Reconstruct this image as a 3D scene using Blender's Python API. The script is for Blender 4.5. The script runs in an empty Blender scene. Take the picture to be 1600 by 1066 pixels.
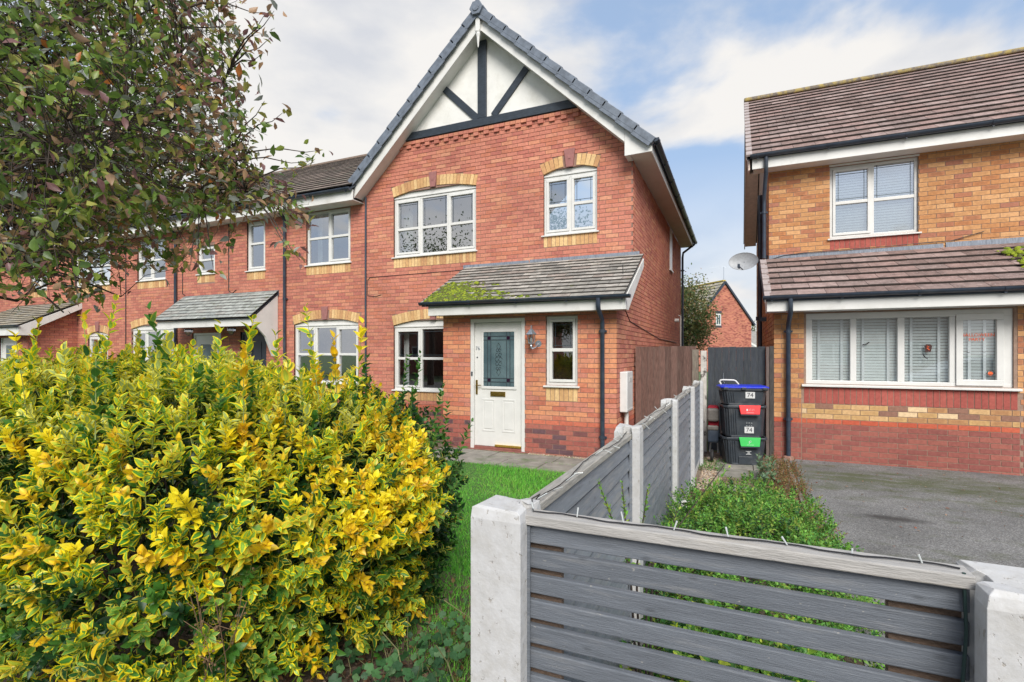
import bpy, math, random
import numpy as np
from mathutils import Vector, Matrix, Euler
R=math.radians
sc=bpy.context.scene
C=sc.collection
# ---------------------------------------------------------------- camera
TH=math.atan(354/800.)
CAMZ=1.62
cd=bpy.data.cameras.new('camera'); cam=bpy.data.objects.new('camera',cd); C.objects.link(cam)
cd.sensor_width=36; cd.lens=18.0; cd.shift_y=19/1600.; cd.clip_start=.05; cd.clip_end=2000
cam.location=(0,0,CAMZ); cam.rotation_euler=(R(90),0,TH)
sc.camera=cam
sc.render.resolution_x=1024; sc.render.resolution_y=682
sc.view_settings.view_transform='Standard'; sc.view_settings.look='None'
sc.view_settings.exposure=1.08; sc.view_settings.gamma=1
sc.view_settings.use_curve_mapping=False
# ---------------------------------------------------------------- sky and sun
SUN_EL,SUN_AZ=R(40),R(152)      # azimuth of the sun, clockwise from +Y
w=bpy.data.worlds.new('World'); sc.world=w; w.use_nodes=True
nt=w.node_tree; nt.nodes.clear()
def N(nt,t,**k):
    n=nt.nodes.new(t)
    for a,b in k.items(): setattr(n,a,b)
    return n
def mth(nt,op,a,b=None,c=None,clamp=False):
    n=nt.nodes.new('ShaderNodeMath'); n.operation=op; n.use_clamp=clamp
    for i,v in enumerate((a,b,c)):
        if v is None: continue
        if isinstance(v,(int,float)): n.inputs[i].default_value=v
        else: nt.links.new(v,n.inputs[i])
    return n.outputs[0]
def mixc(nt,f,a,b,mode='MIX'):
    n=nt.nodes.new('ShaderNodeMix'); n.data_type='RGBA'; n.blend_type=mode
    for i,v in ((0,f),(6,a),(7,b)):
        if isinstance(v,(int,float)): n.inputs[i].default_value=v
        elif isinstance(v,(tuple,list)): n.inputs[i].default_value=(v[0],v[1],v[2],1)
        else: nt.links.new(v,n.inputs[i])
    return n.outputs[2]
def ramp(nt,src,stops,interp='LINEAR'):
    n=nt.nodes.new('ShaderNodeValToRGB'); n.color_ramp.interpolation=interp
    el=n.color_ramp.elements
    while len(el)<len(stops): el.new(.5)
    for e,(p,c) in zip(el,stops):
        e.position=p; e.color=(c,c,c,1) if isinstance(c,(int,float)) else (c[0],c[1],c[2],1)
    nt.links.new(src,n.inputs[0]); return n.outputs[0]
SKYZ=1.9367; CROT=64.4
sky=N(nt,'ShaderNodeTexSky'); sky.sky_type='NISHITA'; sky.sun_disc=False
sky.sun_elevation=SUN_EL; sky.sun_rotation=SUN_AZ; sky.air_density=1.0; sky.dust_density=2.0; sky.ozone_density=1.2
tc=N(nt,'ShaderNodeTexCoord'); sx=N(nt,'ShaderNodeSeparateXYZ'); mpr=N(nt,'ShaderNodeMapping'); mpr.inputs['Rotation'].default_value=(0,0,R(CROT)); nt.links.new(tc.outputs['Generated'],mpr.inputs[0]); nt.links.new(mpr.outputs[0],sx.inputs[0])
zz=mth(nt,'MAXIMUM',sx.outputs[2],0.0); den=mth(nt,'ADD',zz,.9)
cx=mth(nt,'DIVIDE',sx.outputs[0],den); cy=mth(nt,'DIVIDE',sx.outputs[1],den)
cb=N(nt,'ShaderNodeCombineXYZ'); nt.links.new(cx,cb.inputs[0]); nt.links.new(cy,cb.inputs[1]); nt.links.new(mth(nt,'ADD',mth(nt,'MULTIPLY',zz,1.5),SKYZ),cb.inputs[2])
n1=N(nt,'ShaderNodeTexNoise'); n1.inputs['Scale'].default_value=2.3; n1.inputs['Detail'].default_value=10; n1.inputs['Roughness'].default_value=.50; n1.inputs['Distortion'].default_value=.25
nt.links.new(cb.outputs[0],n1.inputs[0])
mask=ramp(nt,n1.outputs[0],[(.455,0),(.555,1)],'EASE')
hz=ramp(nt,sx.outputs[2],[(0.0,.95),(.15,.62),(.34,0)])
mask=mth(nt,'MAXIMUM',mask,hz)
n2=N(nt,'ShaderNodeTexNoise'); n2.inputs['Scale'].default_value=5; n2.inputs['Detail'].default_value=7; nt.links.new(cb.outputs[0],n2.inputs[0])
ccol=ramp(nt,n2.outputs[0],[(.36,(.33,.34,.365)),(.46,(.39,.39,.395)),(.55,(.44,.43,.418))])
b1=N(nt,'ShaderNodeBackground'); b1.inputs[1].default_value=.068
skc=mixc(nt,.5,sky.outputs[0],(4.0,5.4,7.6))
nt.links.new(skc,b1.inputs[0])
b2=N(nt,'ShaderNodeBackground'); nt.links.new(ccol,b2.inputs[0]); b2.inputs[1].default_value=1.0
mx=N(nt,'ShaderNodeMixShader'); nt.links.new(mask,mx.inputs[0]); nt.links.new(b1.outputs[0],mx.inputs[1]); nt.links.new(b2.outputs[0],mx.inputs[2])
wo=N(nt,'ShaderNodeOutputWorld'); nt.links.new(mx.outputs[0],wo.inputs[0])
sd=bpy.data.lights.new('sun','SUN'); sd.energy=2.1; sd.angle=R(32); sd.color=(1,.95,.88)
so=bpy.data.objects.new('sun',sd); C.objects.link(so)
sdir=Vector((math.sin(SUN_AZ)*math.cos(SUN_EL),math.cos(SUN_AZ)*math.cos(SUN_EL),math.sin(SUN_EL)))
so.rotation_euler=sdir.to_track_quat('Z','Y').to_euler(); so.location=(0,-6,20)
sc.cycles.max_bounces=8; sc.cycles.transparent_max_bounces=12; sc.cycles.use_adaptive_sampling=True
sc.cycles.use_denoising=True
# ---------------------------------------------------------------- helpers
CS,SN=math.cos(TH),math.sin(TH)
def proj(p):
    """arrays (n,3) -> px,py,depth in the 1600x1066 frame (used to rank repeats by size)"""
    p=np.asarray(p,float); r=p[:,0]*CS+p[:,1]*SN; f=-p[:,0]*SN+p[:,1]*CS
    ff=np.where(f>.05,f,.05)
    return 800+800*r/ff, 552-800*(p[:,2]-CAMZ)/ff, f
rs=np.random.RandomState(7); rnd=random.Random(5)
class MB:
    def __init__(s): s.v=[]; s.f=[]; s.uv=None
    def quad(s,a,b,c,d): i=len(s.v); s.v+=[a,b,c,d]; s.f.append((i,i+1,i+2,i+3)); return s
    def poly(s,pts): i=len(s.v); s.v+=list(pts); s.f.append(tuple(range(i,i+len(pts)))); return s
    def box(s,x0,x1,y0,y1,z0,z1):
        i=len(s.v); s.v+=[(x,y,z) for z in (z0,z1) for x,y in ((x0,y0),(x1,y0),(x1,y1),(x0,y1))]
        s.f+=[(i,i+3,i+2,i+1),(i+4,i+5,i+6,i+7),(i,i+1,i+5,i+4),(i+1,i+2,i+6,i+5),(i+2,i+3,i+7,i+6),(i+3,i,i+4,i+7)]; return s
    def prism(s,pts,ext):
        """closed polygon pts swept by vector ext"""
        n=len(pts); i=len(s.v); e=Vector(ext)
        s.v+=[tuple(p) for p in pts]+[tuple(Vector(p)+e) for p in pts]
        s.f.append(tuple(range(i+n-1,i-1,-1))); s.f.append(tuple(range(i+n,i+2*n)))
        for k in range(n): j=(k+1)%n; s.f.append((i+k,i+j,i+n+j,i+n+k))
        return s
    def obox(s,c,ax,ay,az):
        """box given by centre and three half vectors"""
        c=Vector(c);ax=Vector(ax);ay=Vector(ay);az=Vector(az); i=len(s.v)
        for k in (-1,1):
            for a,b in ((-1,-1),(1,-1),(1,1),(-1,1)): s.v.append(tuple(c+ax*a+ay*b+az*k))
        s.f+=[(i,i+3,i+2,i+1),(i+4,i+5,i+6,i+7),(i,i+1,i+5,i+4),(i+1,i+2,i+6,i+5),(i+2,i+3,i+7,i+6),(i+3,i,i+4,i+7)]; return s
    def beam(s,a,b,wd,dp,n=(0,-1,0)):
        a=Vector(a);b=Vector(b);d=(b-a); n=Vector(n); sd=d.normalized().cross(n).normalized()
        return s.obox((a+b)/2,d/2,sd*wd/2,n*dp/2)
    def tube(s,pts,r,seg=8,caps=True):
        pts=[Vector(p) for p in pts]; n=len(pts); rr=r if isinstance(r,(list,tuple)) else [r]*n
        i0=len(s.v); up=None
        for k,p in enumerate(pts):
            d=(pts[min(k+1,n-1)]-pts[max(k-1,0)]).normalized()
            if up is None: up=d.orthogonal().normalized()
            else:
                up=(up-d*up.dot(d))
                up=up.normalized() if up.length>1e-5 else d.orthogonal().normalized()
            q=d.cross(up)
            for j in range(seg):
                a=2*math.pi*j/seg; s.v.append(tuple(p+(up*math.cos(a)+q*math.sin(a))*rr[k]))
        for k in range(n-1):
            for j in range(seg):
                a=i0+k*seg+j; b=i0+k*seg+(j+1)%seg; s.f.append((a,b,b+seg,a+seg))
        if caps: s.f.append(tuple(range(i0+seg-1,i0-1,-1))); s.f.append(tuple(range(i0+(n-1)*seg,i0+n*seg)))
        return s
    def lathe(s,prof,c,seg=16,axis='z'):
        i0=len(s.v); cx,cy,cz=c
        for r,z in prof:
            for j in range(seg):
                a=2*math.pi*j/seg; x,y=r*math.cos(a),r*math.sin(a)
                if axis=='z': s.v.append((cx+x,cy+y,cz+z))
                elif axis=='y': s.v.append((cx+x,cy+z,cz+y))
                else: s.v.append((cx+z,cy+x,cz+y))
        for k in range(len(prof)-1):
            for j in range(seg):
                a=i0+k*seg+j; b=i0+k*seg+(j+1)%seg; s.f.append((a,b,b+seg,a+seg))
        s.f.append(tuple(range(i0+seg-1,i0-1,-1))); s.f.append(tuple(range(i0+(len(prof)-1)*seg,i0+len(prof)*seg)))
        return s
    def mesh(s,name):
        m=bpy.data.meshes.new(name); m.from_pydata([tuple(v) for v in s.v],[],s.f); m.update(); return m
ROOT={}
def hook(o,parent):
    if parent is not None:
        o.parent=parent
        if parent in ROOTS: o.matrix_parent_inverse=Matrix.Translation(-parent.location)
class _RS:
    def __init__(s): s.n=set()
    def add(s,o): s.n.add(o.name)
    def __contains__(s,o): return o.name in s.n
ROOTS=_RS()
def setp(o,label=None,cat=None,group=None,kind=None):
    if label: o['label']=label
    if cat: o['category']=cat
    if group: o['group']=group
    if kind: o['kind']=kind
    return o
def thing(name,label,cat,loc=(0,0,0),group=None):
    o=bpy.data.objects.new(name,None); C.objects.link(o); o.location=loc; o.empty_display_size=.1
    ROOTS.add(o); return setp(o,label,cat,group)
def part(name,mb,mat,parent=None,kind=None,label=None,bev=0,smooth=False):
    me=mb.mesh(name) if isinstance(mb,MB) else mb
    o=bpy.data.objects.new(name,me); C.objects.link(o)
    if mat: me.materials.append(mat)
    hook(o,parent)
    if smooth:
        me.polygons.foreach_set('use_smooth',[True]*len(me.polygons)); me.set_sharp_from_angle(angle=R(40))
    if bev:
        b=o.modifiers.new('b','BEVEL'); b.width=bev; b.segments=2; b.limit_method='ANGLE'; b.angle_limit=R(35)
    return setp(o,label=label,kind=kind)
def text(body,size,loc,mat,parent,name='lettering',rot=(90,0,0),ext=.0015,align='CENTER',yaw=0):
    cu=bpy.data.curves.new(name,'FONT'); cu.body=body; cu.size=size; cu.extrude=ext; cu.align_x=align; cu.align_y='CENTER'
    cu.resolution_u=3
    tmp=bpy.data.objects.new(name,cu); me=bpy.data.meshes.new_from_object(tmp); bpy.data.objects.remove(tmp); me.materials.clear(); me.materials.append(mat)
    o=bpy.data.objects.new(name,me); C.objects.link(o)
    o.location=loc; o.rotation_euler=(R(rot[0]),R(rot[1]),R(rot[2])); hook(o,parent); return o
def ray_pt(px_,py_,d): r=(px_-800)/800*d; return np.array((r*CS-d*SN,r*SN+d*CS,1.62+(552-py_)/800*d))
# numpy instancing ------------------------------------------------------------
class Tmpl:
    """template: verts (n,3), faces all quads, uv per loop"""
    def __init__(s,v,f,uv): s.v=np.array(v,float); s.f=np.array(f,int); s.uv=np.array(uv,float)
def np_mesh(name,t,mats,c1,c2=None):
    n=len(mats); nv=len(t.v); nf=len(t.f); k=t.f.shape[1]
    V=np.einsum('nij,vj->nvi',mats[:,:3,:3],t.v)+mats[:,None,:3,3]
    V=V.reshape(-1,3)
    F=(t.f[None]+(np.arange(n)*nv)[:,None,None]).reshape(-1)
    me=bpy.data.meshes.new(name)
    me.vertices.add(n*nv); me.vertices.foreach_set('co',V.astype(np.float32).ravel())
    me.loops.add(n*nf*k); me.loops.foreach_set('vertex_index',F.astype(np.int32))
    me.polygons.add(n*nf); me.polygons.foreach_set('loop_start',(np.arange(n*nf)*k).astype(np.int32))
    u=me.uv_layers.new(name='UVMap'); u.data.foreach_set('uv',np.tile(t.uv.reshape(-1),n).astype(np.float32))
    for nm,c in (('c1',c1),('c2',c2)):
        if c is None: continue
        a=me.attributes.new(nm,'FLOAT_COLOR','POINT'); a.data.foreach_set('color',np.repeat(np.asarray(c,np.float32),nv,axis=0).ravel())
    me.polygons.foreach_set('use_smooth',[False]*(n*nf))
    me.update(calc_edges=True); me.validate(); return me
def scatter(name,t,mats,pal,P1,P2,mat,parent,nobj=300,rest=None,smooth=False,margin=0,minpx=0):
    """place one copy of template t per matrix; the nobj that show largest become objects of their own sharing mesh data, the rest one stuff part"""
    mats=np.asarray(mats,float); pal=np.asarray(pal,int); P1=np.asarray(P1,float); P2=None if P2 is None else np.asarray(P2,float)
    idx=np.array([],int)
    if nobj:
        cen=mats[:,:3,3]; px,py,f=proj(cen)
        ok=(f>.1)&(px>-margin)&(px<1600+margin)&(py>-margin)&(py<1066+margin)
        sz=np.linalg.norm(mats[:,:3,:3],axis=1).max(axis=1)/np.maximum(f,.1)*800
        ok&=sz>minpx
        order=np.argsort(-sz*ok); idx=order[:min(nobj,int(ok.sum()))]
        cache={}
        for i in idx:
            p=pal[i]
            if p not in cache:
                cache[p]=np_mesh(name,t,np.eye(4)[None],P1[p][None],None if P2 is None else P2[p][None])
                cache[p].materials.append(mat)
                if smooth: cache[p].polygons.foreach_set('use_smooth',[True]*len(cache[p].polygons))
            o=bpy.data.objects.new(name,cache[p]); C.objects.link(o); hook(o,parent)
            o.matrix_basis=Matrix(mats[i].tolist())
    keep=np.ones(len(mats),bool); keep[idx]=False
    if keep.any():
        me=np_mesh(rest or name,t,mats[keep],P1[pal[keep]],None if P2 is None else P2[pal[keep]])
        me.materials.append(mat)
        if smooth: me.polygons.foreach_set('use_smooth',[True]*len(me.polygons))
        o=bpy.data.objects.new(rest or name,me); C.objects.link(o); hook(o,parent); o['kind']='stuff'
        return o
def mat4(X,Y,Z,T):
    n=len(T); m=np.zeros((n,4,4)); m[:,:3,0]=X; m[:,:3,1]=Y; m[:,:3,2]=Z; m[:,:3,3]=T; m[:,3,3]=1; return m
def nrm(a): return a/np.maximum(np.linalg.norm(a,axis=-1,keepdims=True),1e-9)
# box template: unit cube, front face -Y.  five faces
_bv=[(x,y,z) for z in (-.5,.5) for x,y in ((-.5,-.5),(.5,-.5),(.5,.5),(-.5,.5))]
_bf=[(0,1,5,4),(1,2,6,5),(3,0,4,7),(4,5,6,7),(0,3,2,1)]
_q=[(0,0),(1,0),(1,1),(0,1)]
BRICK=Tmpl(_bv,_bf,[_q,_q,_q,[(0,.5)]*4,[(0,.5)]*4])
# full box (for tiles): top face is +Z
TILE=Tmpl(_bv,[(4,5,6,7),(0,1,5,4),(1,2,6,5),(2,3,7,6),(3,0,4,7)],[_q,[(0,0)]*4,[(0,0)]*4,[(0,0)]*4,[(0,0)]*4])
# ---------------------------------------------------------------- materials
def newmat(name):
    m=bpy.data.materials.new(name); m.use_nodes=True; nt=m.node_tree
    return m,nt,nt.nodes['Principled BSDF']
def noise(nt,scale,detail=4,vec=None,rough=.55,out=0):
    n=N(nt,'ShaderNodeTexNoise'); n.inputs['Scale'].default_value=scale; n.inputs['Detail'].default_value=detail; n.inputs['Roughness'].default_value=rough
    if vec is not None: nt.links.new(vec,n.inputs[0])
    return n.outputs[out]
def geo(nt,sc3=(1,1,1)):
    g=N(nt,'ShaderNodeNewGeometry'); mp=N(nt,'ShaderNodeMapping'); mp.inputs['Scale'].default_value=sc3
    nt.links.new(g.outputs['Position'],mp.inputs[0]); return mp.outputs[0]
def bumpn(nt,p,h,strength,dist=.01):
    b=N(nt,'ShaderNodeBump'); b.inputs['Strength'].default_value=strength; b.inputs['Distance'].default_value=dist
    nt.links.new(h,b.inputs['Height']); nt.links.new(b.outputs[0],p.inputs['Normal'])
def M(name,col,rough=.6,var=.25,nscale=12,bump=0,bscale=None,met=0,spec=.5,stretch=(1,1,1),dirt=None,detail=5,attr=None,dirtscale=2.5,dirtlo=.52,dirthi=.72,ovar=0,chip=None):
    m,nt,p=newmat(name); g=geo(nt,stretch)
    if attr: a=N(nt,'ShaderNodeAttribute'); a.attribute_name=attr; base=a.outputs[0]
    else: base=col
    nz=noise(nt,nscale,detail,g)
    f=ramp(nt,nz,[(.3,1-var),(.7,1+var)])
    c=mixc(nt,1.0,base,f,'MULTIPLY')
    if ovar:
        oi=N(nt,'ShaderNodeObjectInfo'); c=mixc(nt,1.0,c,ramp(nt,oi.outputs['Random'],[(0,1-ovar),(1,1+ovar)]),'MULTIPLY')
    if dirt:
        nd=noise(nt,dirtscale,6,g,.65); c=mixc(nt,ramp(nt,nd,[(dirtlo,0),(dirthi,1)]),c,dirt)
    if chip:
        vz=tuple(min(q,3) for q in stretch); c=mixc(nt,ramp(nt,noise(nt,34,5,geo(nt,vz),.7),[(.665,0),(.69,1)]),c,chip)
        kn=N(nt,'ShaderNodeTexVoronoi'); kn.inputs['Scale'].default_value=7; nt.links.new(geo(nt,vz),kn.inputs[0]); c=mixc(nt,ramp(nt,kn.outputs['Distance'],[(.05,.55),(.13,0)]),c,tuple(q*.45 for q in col))
    nt.links.new(c,p.inputs['Base Color'])
    p.inputs['Roughness'].default_value=rough; p.inputs['Metallic'].default_value=met; p.inputs['Specular IOR Level'].default_value=spec
    if bump: bumpn(nt,p,noise(nt,bscale or nscale*3,4,g),bump)
    return m
white=M('white_upvc',(.66,.66,.64),.3,.05,6,dirt=(.55,.54,.49),dirtlo=.58,dirthi=.85)
whitetrim=M('white_trim',(.68,.68,.66),.4,.07,3,bump=.05,dirt=(.5,.49,.45),dirtlo=.55,dirthi=.85)
darkplastic=M('dark_plastic',(.032,.045,.068),.32,.25,8,dirt=(.09,.1,.11),dirtlo=.5,dirthi=.9)
render_m=M('cream_render',(.74,.74,.71),.9,.06,5,bump=.5,bscale=160,dirt=(.5,.49,.44),dirtlo=.5,dirthi=.8)
timber=M('dark_timber',(.022,.032,.045),.45,.35,8,bump=.35,stretch=(1.5,1.5,6))
mortar=M('mortar',(.27,.165,.13),.95,.2,20,bump=.3)
mortar2=M('buff_mortar',(.30,.20,.15),.95,.2,20,bump=.3)
lead=M('lead_flashing',(.20,.23,.28),.5,.35,9,stretch=(14,3,1.5),bump=.15,dirt=(.09,.10,.13))
capm=M('dark_grey_cap',(.135,.16,.20),.5,.25,10,bump=.12,dirt=(.2,.22,.24),dirtlo=.6,dirthi=.9)
pinkstone=M('keystone_pink',(.30,.13,.12),.8,.15,14,bump=.15)
dark=M('dark_room',(.05,.05,.05),.9,.1)
cloth=M('pale_curtain',(.6,.62,.62),.9,.08,5)
gold=M('aged_brass',(.35,.24,.06),.35,.3,20,met=.9)
goldb=M('brass_bar',(.75,.5,.1),.25,.15,20,met=.9)
silver=M('silver_metal',(.45,.5,.56),.35,.2,20,met=.8)
leadline=M('lead_line',(.035,.05,.06),.5,.1)
concrete=M('concrete_slab',(.24,.225,.195),.9,.25,7,bump=.3,bscale=60,dirt=(.12,.14,.08),dirtscale=3)
def brickmat(name,blob,bk):
    m,nt,p=newmat(name)
    a=N(nt,'ShaderNodeAttribute'); a.attribute_name='c1'
    uv=N(nt,'ShaderNodeUVMap'); s=N(nt,'ShaderNodeSeparateXYZ'); nt.links.new(uv.outputs[0],s.inputs[0])
    g=geo(nt); nz=noise(nt,26,5,g); fine=noise(nt,120,3,g); lo=noise(nt,.8,4,g)
    c=mixc(nt,1.0,a.outputs[0],ramp(nt,nz,[(.3,.84),(.7,1.16)]),'MULTIPLY')
    du=mth(nt,'ABSOLUTE',mth(nt,'SUBTRACT',s.outputs[0],.5)); dv=mth(nt,'ABSOLUTE',mth(nt,'SUBTRACT',s.outputs[1],.5))
    e=mth(nt,'MAXIMUM',mth(nt,'MULTIPLY',du,1.0),mth(nt,'MULTIPLY',dv,.95))
    e=mth(nt,'ADD',e,mth(nt,'MULTIPLY',mth(nt,'SUBTRACT',noise(nt,34,3,g),.5),.42))
    inside=ramp(nt,e,[(.27,1),(.41,0)])
    bl=mth(nt,'MULTIPLY',inside,mth(nt,'MULTIPLY',a.outputs['Alpha'],bk))
    c=mixc(nt,bl,c,blob)
    edge=ramp(nt,mth(nt,'MAXIMUM',du,dv),[(.47,1.0),(.5,.97)])
    c=mixc(nt,1.0,c,edge,'MULTIPLY')
    c=mixc(nt,1.0,c,ramp(nt,lo,[(.3,.86),(.7,1.1)]),'MULTIPLY')
    nt.links.new(c,p.inputs['Base Color']); p.inputs['Roughness'].default_value=.88; p.inputs['Specular IOR Level'].default_value=.25
    bumpn(nt,p,mth(nt,'ADD',fine,nz),.3,.003); return m
redbrick=brickmat('red_brick',(.24,.08,.055),.25); buffbrick=brickmat('buff_brick',(.30,.13,.07),.75)
def tilemat(name,lichen,moss,amt):
    m,nt,p=newmat(name); a=N(nt,'ShaderNodeAttribute'); a.attribute_name='c1'; g=geo(nt)
    c=mixc(nt,1.0,a.outputs[0],ramp(nt,noise(nt,9,6,g),[(.3,.65),(.7,1.35)]),'MULTIPLY')
    uv=N(nt,'ShaderNodeUVMap'); s=N(nt,'ShaderNodeSeparateXYZ'); nt.links.new(uv.outputs[0],s.inputs[0])
    c=mixc(nt,ramp(nt,noise(nt,34,4,g,.7),[(.60,0),(.66,1)]),c,lichen)
    c=mixc(nt,ramp(nt,mth(nt,'ADD',s.outputs[1],mth(nt,'MULTIPLY',mth(nt,'SUBTRACT',noise(nt,30,4,g),.5),.12)),[(.03,.93),(.10,0)]),c,(.022,.018,.015))  # butt edges and lower strip darkened: painted shadow lines between rows, plus grime
    c=mixc(nt,ramp(nt,noise(nt,5,6,g,.7),[(amt,0),(amt+.06,1)]),c,moss)
    nt.links.new(c,p.inputs['Base Color']); p.inputs['Roughness'].default_value=.9
    bumpn(nt,p,noise(nt,60,5,g),.5,.006); return m
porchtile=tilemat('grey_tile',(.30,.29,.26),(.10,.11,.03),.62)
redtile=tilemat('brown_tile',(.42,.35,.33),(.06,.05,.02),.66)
def mossmat():
    m,nt,p=newmat('moss'); a=N(nt,'ShaderNodeAttribute'); a.attribute_name='c1'; g=geo(nt)
    c=mixc(nt,1.0,a.outputs[0],ramp(nt,noise(nt,70,4,g),[(.3,.5),(.7,1.4)]),'MULTIPLY')
    nt.links.new(c,p.inputs['Base Color']); p.inputs['Roughness'].default_value=1; bumpn(nt,p,noise(nt,220,3,g),1,.01); return m
moss=mossmat()
def leafmat(name='leaf',rough=.38,trans=.44):
    m,nt,p=newmat(name)
    a=N(nt,'ShaderNodeAttribute'); a.attribute_name='c1'; b=N(nt,'ShaderNodeAttribute'); b.attribute_name='c2'
    uv=N(nt,'ShaderNodeUVMap'); s=N(nt,'ShaderNodeSeparateXYZ'); nt.links.new(uv.outputs[0],s.inputs[0])
    g=geo(nt); e=mth(nt,'ABSOLUTE',mth(nt,'SUBTRACT',mth(nt,'MULTIPLY',s.outputs[0],2),1))
    v=mth(nt,'ABSOLUTE',mth(nt,'SUBTRACT',mth(nt,'MULTIPLY',s.outputs[1],2),1)); v=mth(nt,'POWER',v,3.0)
    e2=mth(nt,'MAXIMUM',e,v)
    e2=mth(nt,'ADD',e2,mth(nt,'MULTIPLY',mth(nt,'SUBTRACT',noise(nt,60,3,g),.5),.5))
    fac=mth(nt,'DIVIDE',mth(nt,'SUBTRACT',e2,mth(nt,'SUBTRACT',a.outputs['Alpha'],.07)),.14,clamp=True)
    c=mixc(nt,fac,a.outputs[0],b.outputs[0])
    vein=ramp(nt,e,[(0,1.3),(.10,1.0)])
    c=mixc(nt,1.0,c,vein,'MULTIPLY')
    c=mixc(nt,1.0,c,ramp(nt,noise(nt,18,3,g),[(.3,.86),(.7,1.15)]),'MULTIPLY')
    nt.links.new(c,p.inputs['Base Color']); p.inputs['Roughness'].default_value=rough; p.inputs['Specular IOR Level'].default_value=.45
    tr=N(nt,'ShaderNodeBsdfTranslucent'); nt.links.new(c,tr.inputs[0]); mxs=N(nt,'ShaderNodeMixShader'); mxs.inputs[0].default_value=trans
    out=nt.nodes['Material Output']; nt.links.new(p.outputs[0],mxs.inputs[1]); nt.links.new(tr.outputs[0],mxs.inputs[2]); nt.links.new(mxs.outputs[0],out.inputs[0])
    return m
leafm=leafmat(); matteleaf=leafmat('matte_leaf',.6,.25)
bark=M('bark',(.055,.042,.035),.9,.35,20,bump=.6)
stemm=M('green_stem',(.16,.20,.05),.7,.25,20)
def glassmat(name,tint,refl,rough=0.0):
    m=bpy.data.materials.new(name); m.use_nodes=True; nt=m.node_tree; nt.nodes.clear()
    t=N(nt,'ShaderNodeBsdfTransparent'); t.inputs[0].default_value=(*tint,1)
    g=N(nt,'ShaderNodeBsdfGlossy'); g.inputs[0].default_value=(.93,.96,1,1); g.inputs['Roughness'].default_value=rough
    lw=N(nt,'ShaderNodeLayerWeight'); lw.inputs[0].default_value=.35
    f=mth(nt,'ADD',mth(nt,'MULTIPLY',lw.outputs['Fresnel'],.5),refl,clamp=True)
    gp=geo(nt); b=N(nt,'ShaderNodeBump'); b.inputs['Strength'].default_value=.03; b.inputs['Distance'].default_value=.02; nt.links.new(noise(nt,2.5,1,gp),b.inputs['Height']); nt.links.new(b.outputs[0],g.inputs['Normal'])
    mx=N(nt,'ShaderNodeMixShader'); nt.links.new(f,mx.inputs[0]); nt.links.new(t.outputs[0],mx.inputs[1]); nt.links.new(g.outputs[0],mx.inputs[2])
    o=N(nt,'ShaderNodeOutputMaterial'); nt.links.new(mx.outputs[0],o.inputs[0]); return m
glass=glassmat('window_glass',(.78,.84,.84),.44)
glasslow=glassmat('clear_glass',(.94,.97,.97),.15)
def frosted():
    m,nt,p=newmat('obscure_glass'); g=geo(nt)
    c=mixc(nt,ramp(nt,noise(nt,3,3,g),[(.35,0),(.65,1)]),(.06,.10,.115),(.11,.165,.18)); nt.links.new(c,p.inputs['Base Color'])
    p.inputs['Roughness'].default_value=.12; bumpn(nt,p,noise(nt,90,2,g),.12,.004); return m
frost=frosted()
# ---------------------------------------------------------------- ground
def asphalt():
    m,nt,p=newmat('asphalt'); g=geo(nt)
    v=N(nt,'ShaderNodeTexVoronoi'); v.inputs['Scale'].default_value=140; nt.links.new(g,v.inputs[0])
    s=N(nt,'ShaderNodeSeparateXYZ'); nt.links.new(v.outputs['Color'],s.inputs[0])
    c=ramp(nt,s.outputs[0],[(0,(.10,.10,.098)),(.55,(.175,.173,.168)),(1,(.29,.29,.282))])
    c=mixc(nt,1.0,c,ramp(nt,noise(nt,1.3,5,g,.6),[(.3,.72),(.7,1.2)]),'MULTIPLY')
    sp=N(nt,'ShaderNodeSeparateXYZ'); nt.links.new(g,sp.inputs[0])
    band=ramp(nt,mth(nt,'MULTIPLY',mth(nt,'ABSOLUTE',mth(nt,'SUBTRACT',sp.outputs[1],7.75)),.9),[(.0,.20),(1.0,0)])
    mo=mth(nt,'MULTIPLY',ramp(nt,mth(nt,'ADD',noise(nt,1.8,7,geo(nt,(1,2.2,1)),.7),band),[(.54,0),(.74,1)]),.8)
    c=mixc(nt,mo,c,(.07,.085,.03))
    d=N(nt,'ShaderNodeVectorMath'); d.operation='DISTANCE'; d.inputs[1].default_value=(1.38*.8,6.05*2.2,0)
    nt.links.new(geo(nt,(.8,2.2,0)),d.inputs[0])
    st=ramp(nt,mth(nt,'ADD',d.outputs['Value'],mth(nt,'MULTIPLY',noise(nt,9,4,g),.25)),[(.22,.8),(.42,0)])
    c=mixc(nt,st,c,(.025,.022,.02))
    nt.links.new(c,p.inputs['Base Color']); p.inputs['Roughness'].default_value=.95
    b=mth(nt,'ADD',mth(nt,'MULTIPLY',v.outputs['Distance'],-1.0),noise(nt,60,3,g)); bumpn(nt,p,b,.7,.006); return m
asph=asphalt()
soil=M('soil',(.075,.055,.04),1,.4,14,bump=1,bscale=50,dirt=(.13,.095,.06),dirtscale=20)
turf=M('turf_soil',(.055,.12,.025),1,.35,20,bump=.6,bscale=90)
grit=M('gritty_soil',(.20,.155,.11),1,.35,40,bump=1,bscale=110,dirt=(.09,.06,.035),dirtscale=9,dirtlo=.45,dirthi=.65)
part('ground',MB().quad((-400,-400,-.03),(400,-400,-.03),(400,700,-.03),(-400,700,-.03)),M('far_grass',(.07,.11,.04),1,.3,.5),kind='structure')
def sheet(name,pts,z,mat):
    return part(name,MB().poly([(x,y,z) for x,y in pts]),mat,kind='structure')
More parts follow.
